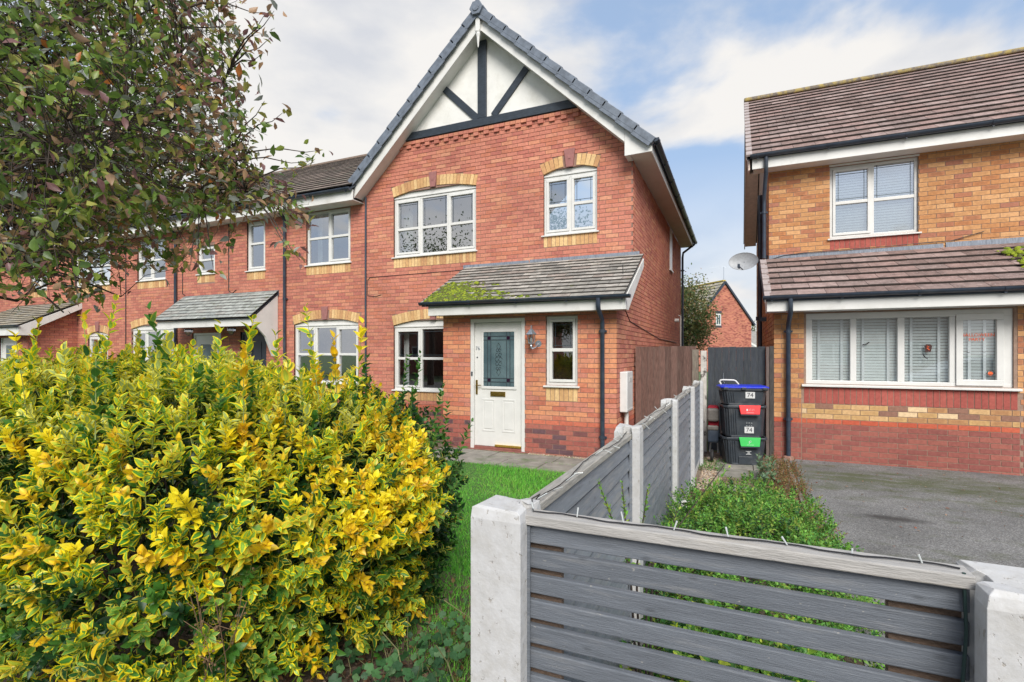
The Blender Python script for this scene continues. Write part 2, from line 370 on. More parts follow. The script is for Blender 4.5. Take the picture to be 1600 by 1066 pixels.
# lawn with real undulation
lm=MB(); nx,ny=60,60
for j in range(ny+1):
    for i in range(nx+1):
        x=-7.4+i*(7.4-.62)/nx; y=1.0+j*5.75/ny
        lm.v.append((x,y,.012+.012*math.sin(x*3.1+y)*math.sin(y*2.3)))
for j in range(ny):
    for i in range(nx): a=j*(nx+1)+i; lm.f.append((a,a+1,a+nx+2,a+nx+1))
part('lawn',lm,turf,kind='structure')
sheet('flower_bed_soil',[(-5,.6),(-1.0,.6),(-1.05,2.6),(-1.6,3.2),(-5,3.3)],.032,soil)
sheet('garden_bed',[(-.5,1.1),(.5,1.1),(.66,4.6),(.72,9.0),(-.62,9.0),(-.62,1.1)],.006,grit)
sheet('driveway',[(.5,1.0),(7,1.0),(7,8.86),(.70,8.86),(.66,4.6)],.012,asph)
sheet('pavement',[(-30,-1.4),(30,-1.4),(30,1.02),(-30,1.02)],.004,M('pavement_tarmac',(.14,.14,.14),.95,.2,60,bump=.5))
sheet('road',[(-60,-7.4),(60,-7.4),(60,-1.55),(-60,-1.55)],-.02,asph)
kb=MB().box(-30,30,-1.55,-1.4,-.03,.012); part('kerb',kb,concrete,kind='structure')
sheet('terrace_gravel_strip',[(-7.4,6.7),(-.6,6.7),(-.6,9.0),(-7.4,9.0)],.020,grit)
# paved strip by the door: individual slabs
path=part('garden_path',MB().box(-4.5,-1.8,6.58,7.4,-.02,.024),soil,kind='structure')
for r,(y0,y1) in enumerate(((6.56,7.0),(7.0,7.44))):
    x=-4.35-(.2 if r else 0)
    while x<-1.95:
        wd=rnd.choice((.44,.60,.60)); zt=.036+rnd.uniform(-.004,.005)
        part('paving_slab',MB().box(x+.006,x+wd-.006,y0+.006+.0,y1-.006,-.01,zt),concrete,path,bev=.004); x+=wd
p2=part('pavement_edge',MB().box(-1.12,-.66,.9,3.1,-.02,.02),soil,kind='structure')
y=.95
for h in (.62,.6,.45,.4):
    part('paving_slab',MB().box(-1.08+rnd.uniform(-.02,.02),-.67,y+.008,y+h-.008,-.01,.034+rnd.uniform(0,.006)),concrete,p2,bev=.005); y+=h
p3=part('side_path',MB().box(-.36,.5,6.3,8.6,-.02,.010),grit,kind='structure')
for (x0,x1,y0,y1) in ((-.30,.18,7.75,8.35),(.19,.58,7.72,8.35),(-.26,.12,7.2,7.7),(.14,.5,7.22,7.7),(-.22,.2,6.1,6.7)):
    part('paving_slab',MB().box(x0,x1,y0,y1,-.01,.024+rnd.uniform(0,.008)),concrete,p3,bev=.006)
ed=thing('driveway_edging','row of concrete kerb edging stones between weedy bed and tarmac drive','edging',(.66,5,0))
y=4.0
while y<8.7:
    part('edging_stone',MB().box(.60+.02*(y-4)/4,.645+.02*(y-4)/4,y,y+.58,-.05,.03+rnd.uniform(-.01,.008)),concrete,ed,bev=.005); y+=.6
# ---------------------------------------------------------------- brickwork
def srgb(r,g,b):
    f=lambda c:(c/255/12.92) if c/255<=.04045 else ((c/255+.055)/1.055)**2.4
    return (f(r),f(g),f(b))
def pc(c,a,k=1.0,q=.20,wr=(1.0,1.03,.92)):
    s=srgb(*c); m=.3*s[0]+.5*s[1]+.2*s[2]
    return tuple((v*(1-q)+m*q)*k*u for v,u in zip(s,wr))+(a,)
PALR=[pc(c,a) for c,a in (((196,112,96),.1),((202,118,100),.2),((188,104,90),.2),((203,123,100),.1),((196,110,86),.3),((208,134,106),.1),((182,98,88),.0),((206,126,98),.4),  # 0-7 main red
  ((216,134,92),.1),((210,134,96),.1),((206,116,82),.2),((196,104,80),.2),((214,140,100),.0),   # 8-12 porch orange
  ((166,84,76),.1),((154,78,74),.1),((172,92,82),.2),((104,72,84),.0),((122,72,76),.1),           # 13-17 plinth
  ((196,92,68),.0),((202,98,72),.0),                                                             # 18-19 band
  ((214,166,108),.1),((206,154,98),.12),((222,178,122),.0),((200,144,94),.2))]                   # 20-23 buff arches
PALB=[pc(c,a,.90,.12,(1.0,.98,.97)) for c,a in (((208,150,92),.15),((214,158,98),.35),((204,142,84),.2),((200,132,76),.6),((198,132,88),.8),((190,122,86),.4),((222,168,110),.1),((182,118,92),.2),  # 0-7 buff wall
  ((158,90,80),.0),((166,96,84),.1),((150,86,78),.0),                                            # 8-10 plinth
  ((196,88,58),.0),((202,96,64),.0),                                                             # 11-12 band
  ((228,198,152),.0),((206,166,104),.3),((192,144,92),.5),((150,110,92),.1),((218,178,120),.2),   # 13-17 infill
  ((170,84,74),.0),((178,90,78),.0))]                                                            # 18-19 red soldiers
def sub(iv,h):
    out=[]
    for a,b in iv:
        if h is None or h[1]<=a or h[0]>=b: out.append((a,b)); continue
        if h[0]>a: out.append((a,h[0]))
        if h[1]<b: out.append((h[1],b))
    return out
class Bricks:
    def __init__(s): s.m=[]; s.p=[]
    def put(s,X,Y,Z,T,p):
        m=np.eye(4); m[:3,0]=X; m[:3,1]=Y; m[:3,2]=Z; m[:3,3]=T; s.m.append(m); s.p.append(p)
    def wall(s,axis,c,rng,z0,z1,holes,pal,u_anchor=0,dep=.03,out=-1):
        """axis 'y': wall face Y=c looking -Y, u=X.  axis 'x': face X=c looking out*X, u=Y"""
        i=0; z=z0
        while z<z1-.02:
            zt=min(z+.065,z1); zm=(z+zt)/2
            r=rng(zm) if callable(rng) else rng
            if r is None: i+=1; z+=.075; continue
            iv=[r]
            for h in holes: iv=sub(iv,h(zm))
            off=u_anchor+(i%2)*.1125
            for a,b in iv:
                k=math.floor((a-off)/.225)
                while off+k*.225<b:
                    u0=max(a,off+k*.225+.005); u1=min(b,off+(k+1)*.225-.005); k+=1
                    if u1-u0<.03: continue
                    um=(u0+u1)/2; p=pal(um,zm,i); j=rnd.uniform(-.0012,.0012)
                    if axis=='y': s.put((u1-u0,0,0),(0,dep,0),(0,0,zt-z),(um,c+dep/2+j,zm),p)
                    elif out>0: s.put((0,u1-u0,0),(-dep,0,0),(0,0,zt-z),(c-dep/2+j,um,zm),p)
                    else: s.put((0,-(u1-u0),0),(dep,0,0),(0,0,zt-z),(c+dep/2+j,um,zm),p)
            i+=1; z+=.075
    def soldiers(s,c,x0,x1,z0,z1,pal,dep=.035):
        n=max(1,round((x1-x0)/.075)); w=(x1-x0)/n
        for k in range(n):
            xm=x0+(k+.5)*w; s.put((0,0,z1-z0),(0,dep,0),(-(w-.009),0,0),(xm,c+dep/2+rnd.uniform(-.002,.002),(z0+z1)/2),pal(xm,z0,k))
    def arch(s,c,x0,x1,zs,rise,pal,dep=.10,hgt=.2,keyw=.2):
        w=x1-x0; Rr=(w*w/4+rise*rise)/(2*rise); zc=zs+rise-Rr; xm=(x0+x1)/2
        amax=math.asin((w/2)/Rr); La=2*amax*(Rr+.02); n=max(4,round(La/.078))
        for k in range(n):
            a=-amax+(k+.5)*2*amax/n
            if abs(math.sin(a)*Rr)<keyw/2: continue
            d=np.array((math.sin(a),0,math.cos(a))); t=np.array((math.cos(a),0,-math.sin(a)))
            cc=np.array((xm,c+dep/2-.004+rnd.uniform(-.0015,.0015),zc))+d*(Rr+hgt/2+.004)
            ww=2*amax*(Rr+hgt/2)/n-.009
            s.put(d*hgt,(0,dep,0),-t*ww,cc,pal(xm,zs,k))
        return Rr,zc
    def build(s,parent,mat,P,nobj=300,name='brick'):
        scatter(name,BRICK,s.m,s.p,P,None,mat,parent,nobj,rest='brickwork',minpx=10)
def rect(x0,x1,z0,z1): return lambda z:(x0,x1) if z0<z<z1 else None
def archhole(x0,x1,zs,rise,hgt=.2):
    w=x1-x0; Rr=(w*w/4+rise*rise)/(2*rise); zc=zs+rise-Rr; xm=(x0+x1)/2; am=math.asin(w/2/Rr)
    def f(z):
        if z<zs-.02 or z>zc+Rr+hgt-.02: return None
        h=min(w/2+(z-zs)*math.tan(am),math.sqrt(max((Rr+hgt)**2-(z-zc)**2,0)))
        return (xm-h,xm+h)
    return f
def wallbody(c,x0,x1,z0,z1,holes,th=.25,off=.005,mb=None,axis='y',out=-1):
    """wall slab with real openings; front c+off"""
    mb=mb or MB()
    if axis=='y': P=lambda u,d,z:(u,c+off+d,z)
    else: P=lambda u,d,z:(c-out*(off+d),u,z)
    us=sorted({x0,x1,*[v for h in holes for v in h[:2]]}); zs=sorted({z0,z1,*[v for h in holes for v in h[2:]]})
    us=[u for u in us if x0<=u<=x1]; zs=[z for z in zs if z0<=z<=z1]
    def solid(a,b,p,q): m=(a+b)/2; n=(p+q)/2; return not any(h[0]<m<h[1] and h[2]<n<h[3] for h in holes)
    for a,b in zip(us,us[1:]):
        for p,q in zip(zs,zs[1:]):
            if solid(a,b,p,q):
                mb.quad(P(a,0,p),P(b,0,p),P(b,0,q),P(a,0,q)); mb.quad(P(a,th,p),P(a,th,q),P(b,th,q),P(b,th,p))
    for h in list(holes)+[(x0,x1,z0,z1)]:
        a,b,p,q=h
        mb.quad(P(a,0,p),P(a,th,p),P(b,th,p),P(b,0,p)); mb.quad(P(a,0,q),P(b,0,q),P(b,th,q),P(a,th,q))
        mb.quad(P(a,0,p),P(a,0,q),P(a,th,q),P(a,th,p)); mb.quad(P(b,0,p),P(b,th,p),P(b,th,q),P(b,0,q))
    return mb
# ---------------------------------------------------------------- windows
def window(house,c,x0,x1,z0,z1,lights,transom=.5,arch=0,sash=None,leads=False,curtain=None,gl=None,rec=.045,blind=None,sill=True,label=None):
    gl=gl or glass; yf=c+rec
    fr=MB(); W=.045
    fr.box(x0,x1,yf,yf+.07,z0,z0+W).box(x0,x1,yf,yf+.07,z1-W,z1)
    fr.box(x0,x0+W,yf+.001,yf+.069,z0+W,z1-W).box(x1-W,x1,yf+.001,yf+.069,z0+W,z1-W)
    tot=sum(lights); n=len(lights); xs=[x0+W/2]
    for l in lights: xs.append(xs[-1]+(x1-x0-W)*l/tot)
    wp=part('window',fr,white,house,bev=.004,label=label)
    sf=MB(); ll=MB(); panes=[]
    for k in range(n):
        a,b=xs[k],xs[k+1]
        if k: sf.box(a-.025,a+.025,yf+.003,yf+.066,z0+W,z1-W)
        ia,ib=a+.025,b-.025; ja,jb=z0+W+.002,z1-W-.002
        s=sash[k] if sash else True
        if s:
            g=.042; y0,y1=yf-.014,yf+.05
            sf.box(ia,ib,y0,y1,ja,ja+g).box(ia,ib,y0,y1,jb-g,jb).box(ia,ia+g,y0+.001,y1-.001,ja+g,jb-g).box(ib-g,ib,y0+.001,y1-.001,ja+g,jb-g)
            ia+=g; ib-=g; ja+=g; jb-=g
        if transom:
            zt=z0+(z1-z0)*transom; sf.box(ia,ib,yf+(-.010 if s else .004),yf+.045,zt-.026,zt+.026)
            panes+=[(ia,ib,ja,zt-.026,False),(ia,ib,zt+.026,jb,True)]
        else: panes.append((ia,ib,ja,jb,True))
    part('frame',sf,white,wp,bev=.004)
    for a,b,p,q,top in panes:
        t=rnd.uniform(-.0012,.0012); u=rnd.uniform(-.0012,.0012)
        m=MB(); yy=yf+.03
        m.v=[(a-.004,yy+t,p-.004),(b+.004,yy-t,p-.004),(b+.004,yy-t+u,q+.004),(a-.004,yy+t+u,q+.004)]; m.f=[(0,1,2,3)]
        part('pane',m,gl,wp)
        if leads and top:
            e=.045; ye=yf+.026
            for xx in (a+e,b-e): ll.box(xx-.004,xx+.004,ye,ye+.003,p,q)
            for zq in ((p+e,q-e) if leads=='full' else (q-e,)): ll.box(a,b,ye-.001,ye+.002,zq-.004,zq+.004)
    if ll.v: part('lead_strip',ll,leadline,wp)
    if sill: part('sill',MB().prism([(x0-.035,yf+.02,z0+.004),(x0-.035,c-.035,z0-.012),(x0-.035,c-.035,z0-.035),(x0-.035,yf+.02,z0-.035)],(x1-x0+.07,0,0)),white,wp,bev=.003)
    if arch:
        w=x1-x0; Rr=(w*w/4+arch*arch)/(2*arch); zc=z1+.045+arch-Rr; pts=[(x1,yf,z1),(x0,yf,z1)]
        for k in range(13):
            x=x0+w*k/12; pts.append((x,yf,zc+math.sqrt(Rr*Rr-(x-(x0+x1)/2)**2)))
        part('arched_head',MB().prism(pts,(0,.06,0)),white,wp)
        part('head_trim',MB().box(x0,x1,yf-.018,yf,z1+.004,z1+.03),white,wp,bev=.003)
    # room behind: curtains
    if curtain:
        for (a,b,col) in curtain:
            m=MB(); k=0; n2=int((b-a)/.03)+2; base=len(m.v)
            for i in range(n2+1):
                x=a+(b-a)*i/n2; yy=c+.32+.02*math.sin(i*1.7)
                m.v+=[(x,yy,z0-.15),(x,yy+.005*math.sin(i),z1+.1)]
            for i in range(n2): m.f.append((2*i,2*i+2,2*i+3,2*i+1))
            part('curtain',m,col or cloth,wp,smooth=True)
    return wp,xs
def gutter(house,a,b,r=.058,out=(0,-1,0),brk=.95,name='gutter'):
    a=Vector(a);b=Vector(b);o=Vector(out); d=(b-a).normalized(); L=(b-a).length
    m=MB(); prof=[]
    for k in range(9): t=math.pi*k/8; prof.append((-math.cos(t)*r,-math.sin(t)*r))
    for k in range(8,-1,-1): t=math.pi*k/8; prof.append((-math.cos(t)*(r-.006),-math.sin(t)*(r-.006)))
    m.prism([tuple(a+o*(x+r)+Vector((0,0,z))) for x,z in prof],b-a)
    for e in (a,b):
        m.prism([tuple(e-d*.003+o*(x*1.06+r)+Vector((0,0,z*1.06))) for x,z in prof[:9]],d*.006)
    g=part(name,m,darkplastic,house)
    n=max(2,int(L/brk)+1)
    for k in range(n):
        bk=MB(); c0=a+d*(.12+(L-.24)*k/(n-1))
        pr=[(x*1.12,z*1.12) for x,z in prof[:9]]+[(x*1.0,z*1.0) for x,z in prof[8::-1]]
        bk.prism([tuple(c0-d*.018+o*(x+r)+Vector((0,0,z))) for x,z in pr],d*.036)
        bk.obox(c0+o*(r*1.0)+Vector((0,0,-r-.012)),d*.012,o*.012,Vector((0,0,.012)))
        part('bracket',bk,darkplastic,g)
    return g
def downpipe(house,pts,r=.034,collars=()):
    g=part('downpipe',MB().tube(pts,r,10),darkplastic,house,smooth=True)
    for c in collars: part('pipe_clip',MB().tube([Vector(c)-Vector((0,0,.025)),Vector(c)+Vector((0,0,.025))],r*1.22,10).obox(Vector(c)+Vector((0,.03,0)),(.06,0,0),(0,.012,0),(0,0,.014)),darkplastic,g)
    return g
# roof tiles
def tiles(roof,A,ux,up,L,S,wd,g,pal,P,mat,nobj=300,thick=.022,lift=.026,stag=True,jit=.004):
    A=np.array(A,float); ux=nrm(np.array(ux,float)); up=nrm(np.array(up,float)); n=np.cross(ux,up)
    rows=int(math.ceil(S/g-.05)); ms=[];ps=[]
    for r in range(rows):
        len_=g+.05; s0=r*g
        if s0+len_>S+.02: len_=S+.02-s0
        off=(wd/2 if (stag and r%2) else 0); k=-1
        while True:
            a=max(0,off+k*wd); b=min(L,off+(k+1)*wd); k+=1
            if a>=L: break
            if b-a<.03: continue
            tl=(lift+rnd.uniform(-.003,.004))/max(len_,.1); yv=nrm(up-n*tl); zv=np.cross(ux,yv)
            sl=rnd.uniform(-jit,jit)
            c=A+ux*(a+b)/2+up*(s0+len_/2+sl)+n*(.02+lift/2+thick/2)
            m=np.eye(4); m[:3,0]=ux*(b-a-.005); m[:3,1]=yv*len_; m[:3,2]=zv*thick; m[:3,3]=c
            ms.append(m); ps.append(pal(a,r))
    scatter('roof_tile',TILE,ms,ps,P,None,mat,roof,nobj,rest='roof_tiling',minpx=8)
BLOB=None
def blob():
    v=[];f=[]
    for k,(r,z) in enumerate(((1,0),(.8,.55),(.35,.9))):
        for j in range(6): a=2*math.pi*j/6+k*.5; v.append((r*math.cos(a),r*math.sin(a),z))
    for k in range(2):
        for j in range(6): a=k*6+j; b=k*6+(j+1)%6; f.append((a,b,b+6,a+6))
    f.append((12,13,14,15)); f.append((12,15,16,17))
    return Tmpl(v,f,[_q]*len(f))
BLOB=blob()
def mossclumps(roof,pts,nrmv,cols,size=(.012,.03)):
    n=len(pts); Z=np.tile(nrm(np.array(nrmv,float)),(n,1)); X=nrm(np.cross(Z,rs.randn(n,3))); Y=np.cross(Z,X)
    s=rs.uniform(size[0],size[1],n)[:,None]
    m=mat4(X*s*rs.uniform(.8,1.4,(n,1)),Y*s,Z*s*rs.uniform(.5,.9,(n,1)),np.array(pts))
    scatter('moss',BLOB,m,rs.randint(0,len(cols),n),cols,None,moss,roof,0,smooth=True)
MOSSC=[(.20,.27,.02,1),(.28,.34,.02,1),(.12,.16,.02,1),(.11,.11,.03,1),(.07,.06,.02,1)]
TPAL=[(.27,.255,.225,1),(.31,.29,.26,1),(.22,.21,.19,1),(.36,.335,.30,1),(.28,.24,.21,1)]
RPAL=[(.22,.148,.13,1),(.26,.172,.152,1),(.185,.125,.11,1),(.29,.21,.19,1),(.215,.155,.14,1)]
# ================================================================ end house, number 76
YM=8.9; YP=7.6; XR=-1.66; XL=-7.44; AX=-4.50; AZ=8.04; KS=.945
h1=thing('brick_house','red brick end house with timbered white gable and mossy porch roof','house',(-4.55,9,0))
r_=lambda n: rnd.randint(0,n)
def pal_main(x,z,i):
    if z>.56: return rnd.choice((0,0,0,1,1,1,2,2,3,4,4,6,7,7,0,1,5)) 
    if z>.495: return 18+r_(1)
    return rnd.choice((13,14,15,15,13,15,16,17))
def pal_porch(x,z,i):
    if z>.56: return rnd.choice((8,8,8,9,10,10,11,11,7,1,4,1,10,8))
    if z>.495: return 18+r_(1)
    return rnd.choice((13,13,14,15,15,13,15,16,17))
def pal_side(x,z,i):
    if z>.56: return rnd.choice((0,0,1,2,4,6,1,7,1,0,3,5))
    return pal_main(x,z,i)
buff=lambda *a: 20+r_(3)
W1=(-6.68,-4.71,3.65,4.87); W2=(-3.30,-2.29,3.80,4.87); W3=(-6.68,-4.71,.86,2.16)
def fulrng(z):
    if z<4.98: return (XL,XR)
    h=(AZ-.14-z)/KS
    return (max(XL,AX-h),min(XR,AX+h)) if h>.1 else None
B=Bricks()
B.wall('y',YM,fulrng,-.03,6.02,[rect(W1[0],W1[1],3.42,4.9),rect(W2[0],W2[1],3.57,4.9),rect(W3[0],W3[1],.645,2.2),
   archhole(W1[0],W1[1],4.915,.12),archhole(W2[0],W2[1],4.915,.10),archhole(W3[0],W3[1],2.205,.12),rect(-4.6,-1.75,-.1,3.2)],pal_main)
B.soldiers(YM,W1[0],W1[1],3.42,3.625,buff); B.soldiers(YM,W2[0],W2[1],3.575,3.775,buff); B.soldiers(YM,W3[0],W3[1],.645,.835,buff)
B.arch(YM,W1[0],W1[1],4.915,.12,buff); B.arch(YM,W2[0],W2[1],4.915,.10,buff); B.arch(YM,W3[0],W3[1],2.205,.12,buff)
# dentil course under the timber beam
x=-6.5
while x<-2.6:
    B.put((.105,0,0),(0,.05,0),(0,0,.062),(x,YM-.008,5.985),7 if rnd.random()<.5 else 0)
    if int(round((x+6.5)/.1125))%2==0: B.put((.105,0,0),(0,.05,0),(0,0,.066),(x,YM-.008,5.91),r_(2))
    x+=.1125
PD=(-4.13,-3.14,.0,2.19); PW=(-2.78,-2.26,1.12,2.20)
B.wall('y',YP,(-4.66,XR),-.03,2.28,[rect(*PD),rect(PW[0],PW[1],.87,2.22)],pal_porch,u_anchor=.03)
B.soldiers(YP,PW[0],PW[1],.875,1.09,buff)
def siderng(z):
    if z<2.45: return (YP+.032,16.9)
    if z<3.2: return (7.32+(z-2.36)/.53,16.9)
    return (YM+.032,16.9)
B.wall('x',XR,siderng,-.03,4.95,[rect(14.0,14.55,3.8,4.9)],pal_side,u_anchor=.06,out=1)
B.build(h1,redbrick,PALR)
body=wallbody(YM,XL,XR-.009,-.1,5.0,[(W1[0],W1[1],3.64,4.99),(W2[0],W2[1],3.79,4.99),(W3[0],W3[1],.85,2.30)])
g0=(5.0,)
body.prism([(XL,YM+.009,5.0),(XR-.009,YM+.009,5.0),(XR-.009,YM+.009,5.15),(AX,YM+.009,AZ-.1),(XL,YM+.009,5.15)],(0,.25,0))
wallbody(YP,-4.66,XR-.009,-.1,2.3,[PD,PW],mb=body)
body.box(-4.66,-4.42,YP+.262,YM,-.1,2.5)
# side wall with stepped top under the porch roof
body.prism([(XR-.009,YP+.262,-.1),(XR-.009,16.9,-.1),(XR-.009,16.9,4.96),(XR-.009,YM+.262,4.96),(XR-.009,YM+.262,3.2),(XR-.009,YP+.3,2.40),(XR-.009,YP+.262,2.30)],(-.25,0,0))
body.box(XL,XR-.26,16.65,16.9,-.1,5.0); body.box(XL,XL+.1,YM+.262,16.65,-.1,5.0)
part('wall',body,mortar,h1)
part('keystone',MB().prism([(-5.79,YM-.03,5.315),(-5.60,YM-.03,5.315),(-5.635,YM-.03,5.01),(-5.755,YM-.03,5.01)],(0,.13,0)).box(-5.72,-5.67,YM-.037,YM-.028,5.14,5.20),pinkstone,h1,bev=.006)
part('keystone',MB().prism([(-2.90,YM-.03,5.315),(-2.69,YM-.03,5.315),(-2.73,YM-.03,4.99),(-2.86,YM-.03,4.99)],(0,.13,0)).box(-2.82,-2.77,YM-.037,YM-.028,5.13,5.19),pinkstone,h1,bev=.006)
part('keystone',MB().prism([(-5.79,YM-.03,2.60),(-5.60,YM-.03,2.60),(-5.635,YM-.03,2.30),(-5.755,YM-.03,2.30)],(0,.13,0)).box(-5.72,-5.67,YM-.037,YM-.028,2.43,2.49),pinkstone,h1,bev=.006)
L3=[1,1,1]
window(h1,YM,*W1,L3,.47,arch=.12,sash=[1,0,1],leads='top',curtain=[(-6.64,-6.42,None)])
window(h1,YM,*W2,[1,1],.5,arch=.10,sash=[1,1],leads='full')
window(h1,YM,*W3,L3,.5,arch=.12,sash=[1,0,1],leads='full',curtain=[(-6.64,-6.5,None)],gl=glasslow)
window(h1,YP,*PW,[1],.51,sash=[1],leads='full',gl=glasslow)
# side window, seen edge on
part('window',MB().box(XR-.05,XR+.012,14.0,14.5,3.85,4.9).box(XR-.06,XR+.04,13.95,14.55,3.80,3.84),white,h1)
# gable render and timbers
GP=[(AX-2.0,YM,6.06),(AX+1.95,YM,6.06),(AX,YM,AZ-.14)]
part('gable_render',MB().prism([(AX-2.02,YM-.004,6.04),(AX+2.02,YM-.004,6.04),(AX,YM-.004,AZ-.12)],(0,.012,0)),render_m,h1)
tb=[((-6.60,6.115),(-2.52,6.115),.155,.045),((AX-.06,6.195),(AX-.06,7.70),.19,.04),((-4.66,6.20),(-5.60,7.12),.135,.03),((-4.32,6.20),(-3.52,7.08),.135,.03)]
for a,b,wd,dp in tb:
    part('gable_timber',MB().beam((a[0],YM-.004-dp/2,a[1]),(b[0],YM-.004-dp/2,b[1]),wd,dp),timber,h1,bev=.006)
# bargeboards
YB=8.62
zt=lambda x:AZ-KS*abs(x-AX)
def strip(x0,x1,t,b,y0,y1): return MB().prism([(x0,y0,zt(x0)-t),(x1,y0,zt(x1)-t),(x1,y0,zt(x1)-b),(x0,y0,zt(x0)-b)],(0,y1-y0,0))
part('bargeboard',strip(AX+.001,-1.752,0,.275,YB,YB+.03),whitetrim,h1,bev=.004)
part('bargeboard',strip(AX-.001,-7.50,0,.275,YB,YB+.03),whitetrim,h1,bev=.004)
part('verge_soffit',strip(AX+.001,-1.752,.235,.255,YB+.032,YM),whitetrim,h1)
part('verge_soffit',strip(AX-.001,-7.50,.235,.255,YB+.032,YM),whitetrim,h1)
part('eaves_box',MB().prism([(-1.75,YB,5.44),(-1.30,YB,5.02),(-1.30,YB,4.94),(-1.75,YB,4.93)],(0,.03,0)).box(-1.745,-1.66,YB+.032,YM+.02,4.93,4.95),whitetrim,h1,bev=.004)
part('soffit',MB().box(-1.655,-1.325,YB+.032,16.95,4.942,4.955),M('soffit_board',(.60,.55,.50),.5,.05,3),h1)
part('fascia',MB().box(-1.323,-1.300,YB+.031,16.95,4.93,5.13),whitetrim,h1,bev=.003)
gutter(h1,(-1.298,YB-.05,5.13),(-1.298,17.05,5.10),out=(1,0,0),brk=1.0)
downpipe(h1,[(-1.25,16.75,5.06),(-1.25,16.75,4.98),(-1.58,16.78,4.75),(-1.60,16.78,4.6),(-1.60,16.78,0)],collars=[(-1.60,16.78,4.2)])
# main roof
rf=part('roof',MB().prism([(AX,YB+.04,AZ),(-1.28,YB+.04,AZ-KS*3.17),(-1.28,YB+.04,AZ-KS*3.17+.03),(AX,YB+.04,AZ+.03)],(0,8.4,0)).prism([(AX,YB+.04,AZ),(AX,YB+.04,AZ+.03),(-7.5,YB+.04,AZ-KS*3.05+.03),(-7.5,YB+.04,AZ-KS*3.05)],(0,8.4,0)),darkplastic,h1)
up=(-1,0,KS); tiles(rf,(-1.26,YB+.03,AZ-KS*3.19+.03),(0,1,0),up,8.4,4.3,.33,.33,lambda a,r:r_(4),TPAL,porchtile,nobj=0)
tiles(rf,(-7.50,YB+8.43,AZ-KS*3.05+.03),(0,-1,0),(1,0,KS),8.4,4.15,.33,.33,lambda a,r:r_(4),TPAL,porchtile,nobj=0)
for sgn,n,xe in ((1,12,3.17),(-1,12,3.0)):
    d=Vector((sgn,0,-KS)).normalized(); nn=Vector((sgn*KS,0,1)).normalized(); Lt=xe/abs(d.x)
    for k in range(n):
        s=(k+.5)*Lt/n; hl=Lt/n/2+.02; tl=.035
        c=Vector((AX,8.65,AZ))+d*s+nn*(.055+.006)
        dd=(d+nn*.05).normalized(); n2=(nn-d*.05).normalized()
        m=MB().obox(c,dd*hl,(0,.115,0),n2*.058)
        m.obox(c-n2*.075+Vector((0,-.100,0)),dd*(hl-.01),(0,.012,0),n2*.04)
        part('verge_cap',m,capm,rf,bev=.008)
part('ridge_end',MB().lathe([(.0,0),(.14,0),(.14,.06),(.0,.06)],(AX,8.49,AZ+.06),6,'y').lathe([(.0,0),(.07,0),(.07,.02),(.0,.02)],(AX,8.475,AZ+.06),10,'y').lathe([(.03,0),(.045,.05),(.02,.08),(.035,.12),(.01,.2)],(AX,8.56,AZ+.17),10),capm,rf,bev=.006)
m=MB()
for k in range(19): m.obox((AX,8.75+k*.44,AZ+.075),(.13,0,0),(0,.215,0),(0,0,.03))
part('ridge_tile',m,capm,rf,bev=.01)
part('gable_finial',MB().box(AX-.045,AX+.045,YB-.06,YB-.001,AZ-.33,AZ-.02).lathe([(.0,-.32),(.012,-.3),(.03,-.12),(.045,-.06),(.03,-.04),(.042,-.01),(.042,0)],(AX,YB-.03,AZ-.33),10),whitetrim,h1,bev=.004)
# porch roof
pe=Vector((0,7.30,2.42)); pk=.53
pr=part('porch_roof',MB().prism([(-4.90,7.30,2.40),(-4.90,8.88,3.237),(-4.90,8.88,3.257),(-4.90,7.30,2.42)],(3.40,0,0)),darkplastic,h1)
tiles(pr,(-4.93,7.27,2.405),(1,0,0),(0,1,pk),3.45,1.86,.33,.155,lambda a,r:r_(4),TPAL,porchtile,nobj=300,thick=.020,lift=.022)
part('porch_fascia',MB().box(-4.78,-1.50,7.345,7.368,2.25,2.405).box(-4.72,-1.52,7.37,YP-.002,2.255,2.27),whitetrim,h1,bev=.003)
part('porch_bargeboard',MB().prism([(-1.498,7.345,2.25),(-1.498,7.345,2.41),(-1.498,8.9,3.235),(-1.498,8.9,3.10),(-1.498,7.56,2.25)],(.022,0,0)).prism([(-1.52,7.62,2.27),(-1.52,8.9,3.09),(-1.52,8.9,3.10),(-1.52,7.60,2.29)],(-.138,0,0)),whitetrim,h1,bev=.003)
part('porch_bargeboard',MB().prism([(-4.80,7.345,2.25),(-4.80,7.345,2.41),(-4.80,8.9,3.235),(-4.80,8.9,3.10),(-4.80,7.56,2.25)],(.022,0,0)),whitetrim,h1)
gutter(h1,(-4.93,7.343,2.475),(-1.40,7.343,2.455),r=.052,brk=.82)
part('flashing',MB().prism([(-4.99,YM-.004,3.36),(-4.99,YM-.012,3.36),(-4.99,YM-.014,3.265),(-4.99,8.70,3.185),(-4.99,8.70,3.178),(-4.99,YM-.004,3.25)],(1.4,0,0)).prism([(-3.57,YM-.004,3.365),(-3.57,YM-.015,3.365),(-3.57,YM-.017,3.27),(-3.57,8.70,3.19),(-3.57,8.70,3.183),(-3.57,YM-.004,3.255)],(2.02,0,0)),lead,h1)
downpipe(h1,[(-1.86,7.28,2.42),(-1.86,7.28,2.33),(-1.86,7.30,2.26),(-1.86,7.50,2.14),(-1.86,7.54,2.08),(-1.86,7.545,.02)],collars=[(-1.86,7.545,1.95),(-1.86,7.545,.36)])
